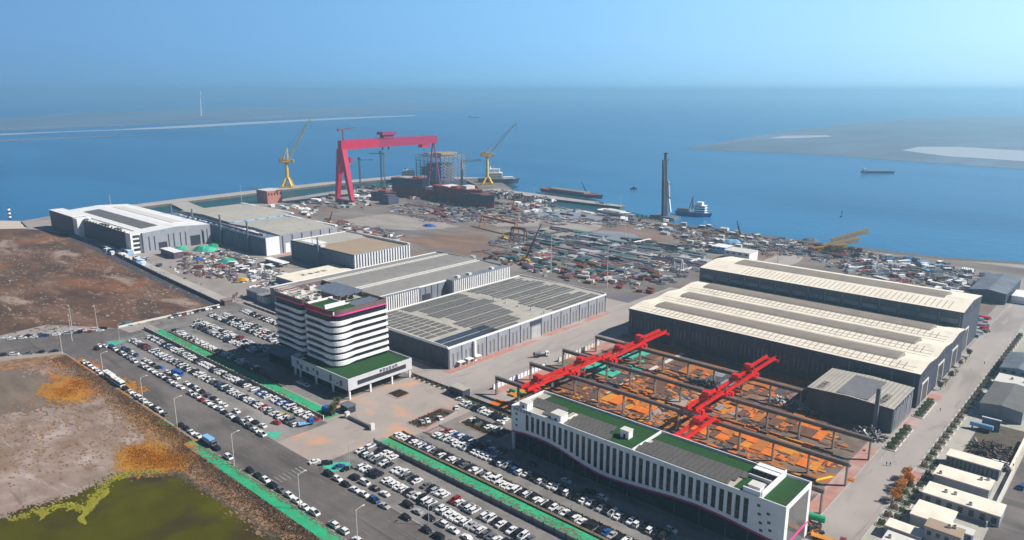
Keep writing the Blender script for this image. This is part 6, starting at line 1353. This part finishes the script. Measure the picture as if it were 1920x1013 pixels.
for i,(px,py,s_,m) in enumerate(((383,470,14,'tealnet'),(340,468,9,'tealnet'),(428,492,11,'tealnet'),(330,478,9,'tealnet'),(400,462,8,'greennet'),(372,487,6,'blue'),(237,608,6,'teal'),(302,690,3,'blue'),(455,526,7,'yellow'),(470,520,6,'blue'),(1372,456,11,'lightblue'),(1520,452,9,'slate'),(805,425,8,'blue'))):
    o=item('tarp_pile',*G(px,py),.4,m,s_); tag(o,MW[m]+' netted heap '+['largest of the bright teal heaps','left of the largest teal heap','nearest the store yard','smallest, at the hall door','lying flat before the hall door','next to the teal heaps','at the car park corner','inside the left car park rows','beside the curved blue store','above the yellow heap','in the shore yard','close to the waterline','in the middle of the shipyard'][i],'heap')
# small loose material lying all over the shipyard (uncountable)
def debris(name,polys,n,mats,lab,seed,smin=.5,smax=3.2,hm=1.4,band=True):
    r_=random.Random(seed); mb=MB(); T=[]
    for pts in polys:
        xs=[G(*p) for p in pts]
        for t_ in tessellate_polygon([[Vector((*p,0)) for p in xs]]):
            a,b,c=[Vector(xs[i]) for i in t_]; T.append((a,b,c,abs((b-a).cross(c-a))))
    wts=[t[3] for t in T]; cl=[]
    for _ in range(n//14):
        a,b,c,_w=r_.choices(T,wts)[0]; u,v=r_.random(),r_.random()
        if u+v>1: u,v=1-u,1-v
        p=a+(b-a)*u+(c-a)*v; m=r_.sample(mats,min(2,len(mats))); ang=R(r_.choice([-3,-3,88])+r_.gauss(0,6)); L_=r_.uniform(4,16)
        for _k in range(14):
            d=r_.gauss(0,L_*.5); e=r_.gauss(0,2.2); x=p.x+math.cos(ang)*d-math.sin(ang)*e; y=p.y+math.sin(ang)*d+math.cos(ang)*e
            l=r_.uniform(smin,smax); w_=r_.uniform(.25,1.1); h=r_.uniform(.15,hm); ca,sa=math.cos(ang+r_.gauss(0,.2)),math.sin(ang)
            q=[(x+ca*i*l-sa*j*w_,y+sa*i*l+ca*j*w_) for i,j in((-1,-1),(1,-1),(1,1),(-1,1))]
            mb.add([(*t,.03) for t in q]+[(*t,h) for t in q],[(4,5,6,7),(0,1,5,4),(1,2,6,5),(2,3,7,6),(3,0,4,7)],r_.choice(m))
    tag(mb.build(name),lab,None,None,'stuff')
debris('shipyard_debris',[[(720,388),(830,378),(980,388),(1000,404),(880,418),(800,415)],[(900,418),(1000,400),(1240,424),(1300,440),(1200,430),(1000,418)],[(930,445),(1040,448),(1300,462),(1310,505),(1230,540),(1130,530),(1000,500),(900,478)],[(640,420),(760,435),(760,450),(650,435)]],7800,['taupe','slate','plum','rust3','plum','palesteel','scrap','slate','teal','taupe','hullred','offwhite'],'loose steel, timber and pipes littering the open shipyard',5,.6,4.5,.9)
debris('shipyard_debris',[[(1240,420),(1500,455),(1700,485),(1850,520),(1830,550),(1700,535),(1500,480),(1300,470)]],4200,['slate','plum','palesteel','rust3','scrap','slate','rust3','taupe'],'loose material between the right shore storage rows',6,.5,2.4)
debris('yard_offcuts',[[(1010,755),(1110,650),(1500,740),(1600,860),(1560,890)]],2200,['rust3','rust3','rust2','rust1','rust4','scrap','darksteel'],'small steel offcuts and sleepers between the plate stacks in the crane yard',7,.4,2.2,.5)
debris('lot_debris',[[(350,478),(430,468),(500,500),(540,515),(520,540),(430,525),(330,505)]],1800,['scrap','rust3','plum','white','palesteel','taupe'],'loose scrap in the lot before the white-roofed hall',8,.4,1.8,1)
debris('dock_debris',[[(640,352),(760,350),(960,362),(1040,378),(1000,392),(880,378),(700,372)]],1800,['taupe','slate','white','palesteel','hullred','rust3','scrap'],'staging, blocks and gear around the building berth',9,.8,3.5,4)
# ------------------------------------------------------------------ haze
hz=MB().box(-45000,45000,-45000,45000,-5,182,'white'); hz.ms=[]; 
hm=bpy.data.materials.new('haze'); hm.use_nodes=True; n=hm.node_tree; n.nodes.clear(); ou=n.nodes.new('ShaderNodeOutputMaterial'); pv=n.nodes.new('ShaderNodeVolumePrincipled')
pv.inputs['Color'].default_value=(.50,.83,1.0,1); pv.inputs['Density'].default_value=.00019; pv.inputs['Anisotropy'].default_value=.45
n.links.new(pv.outputs[0],ou.inputs['Volume']); hz.ms=[hm]
o=hz.build('haze'); o['kind']='stuff'; o['label']='thin blue haze over the bay'
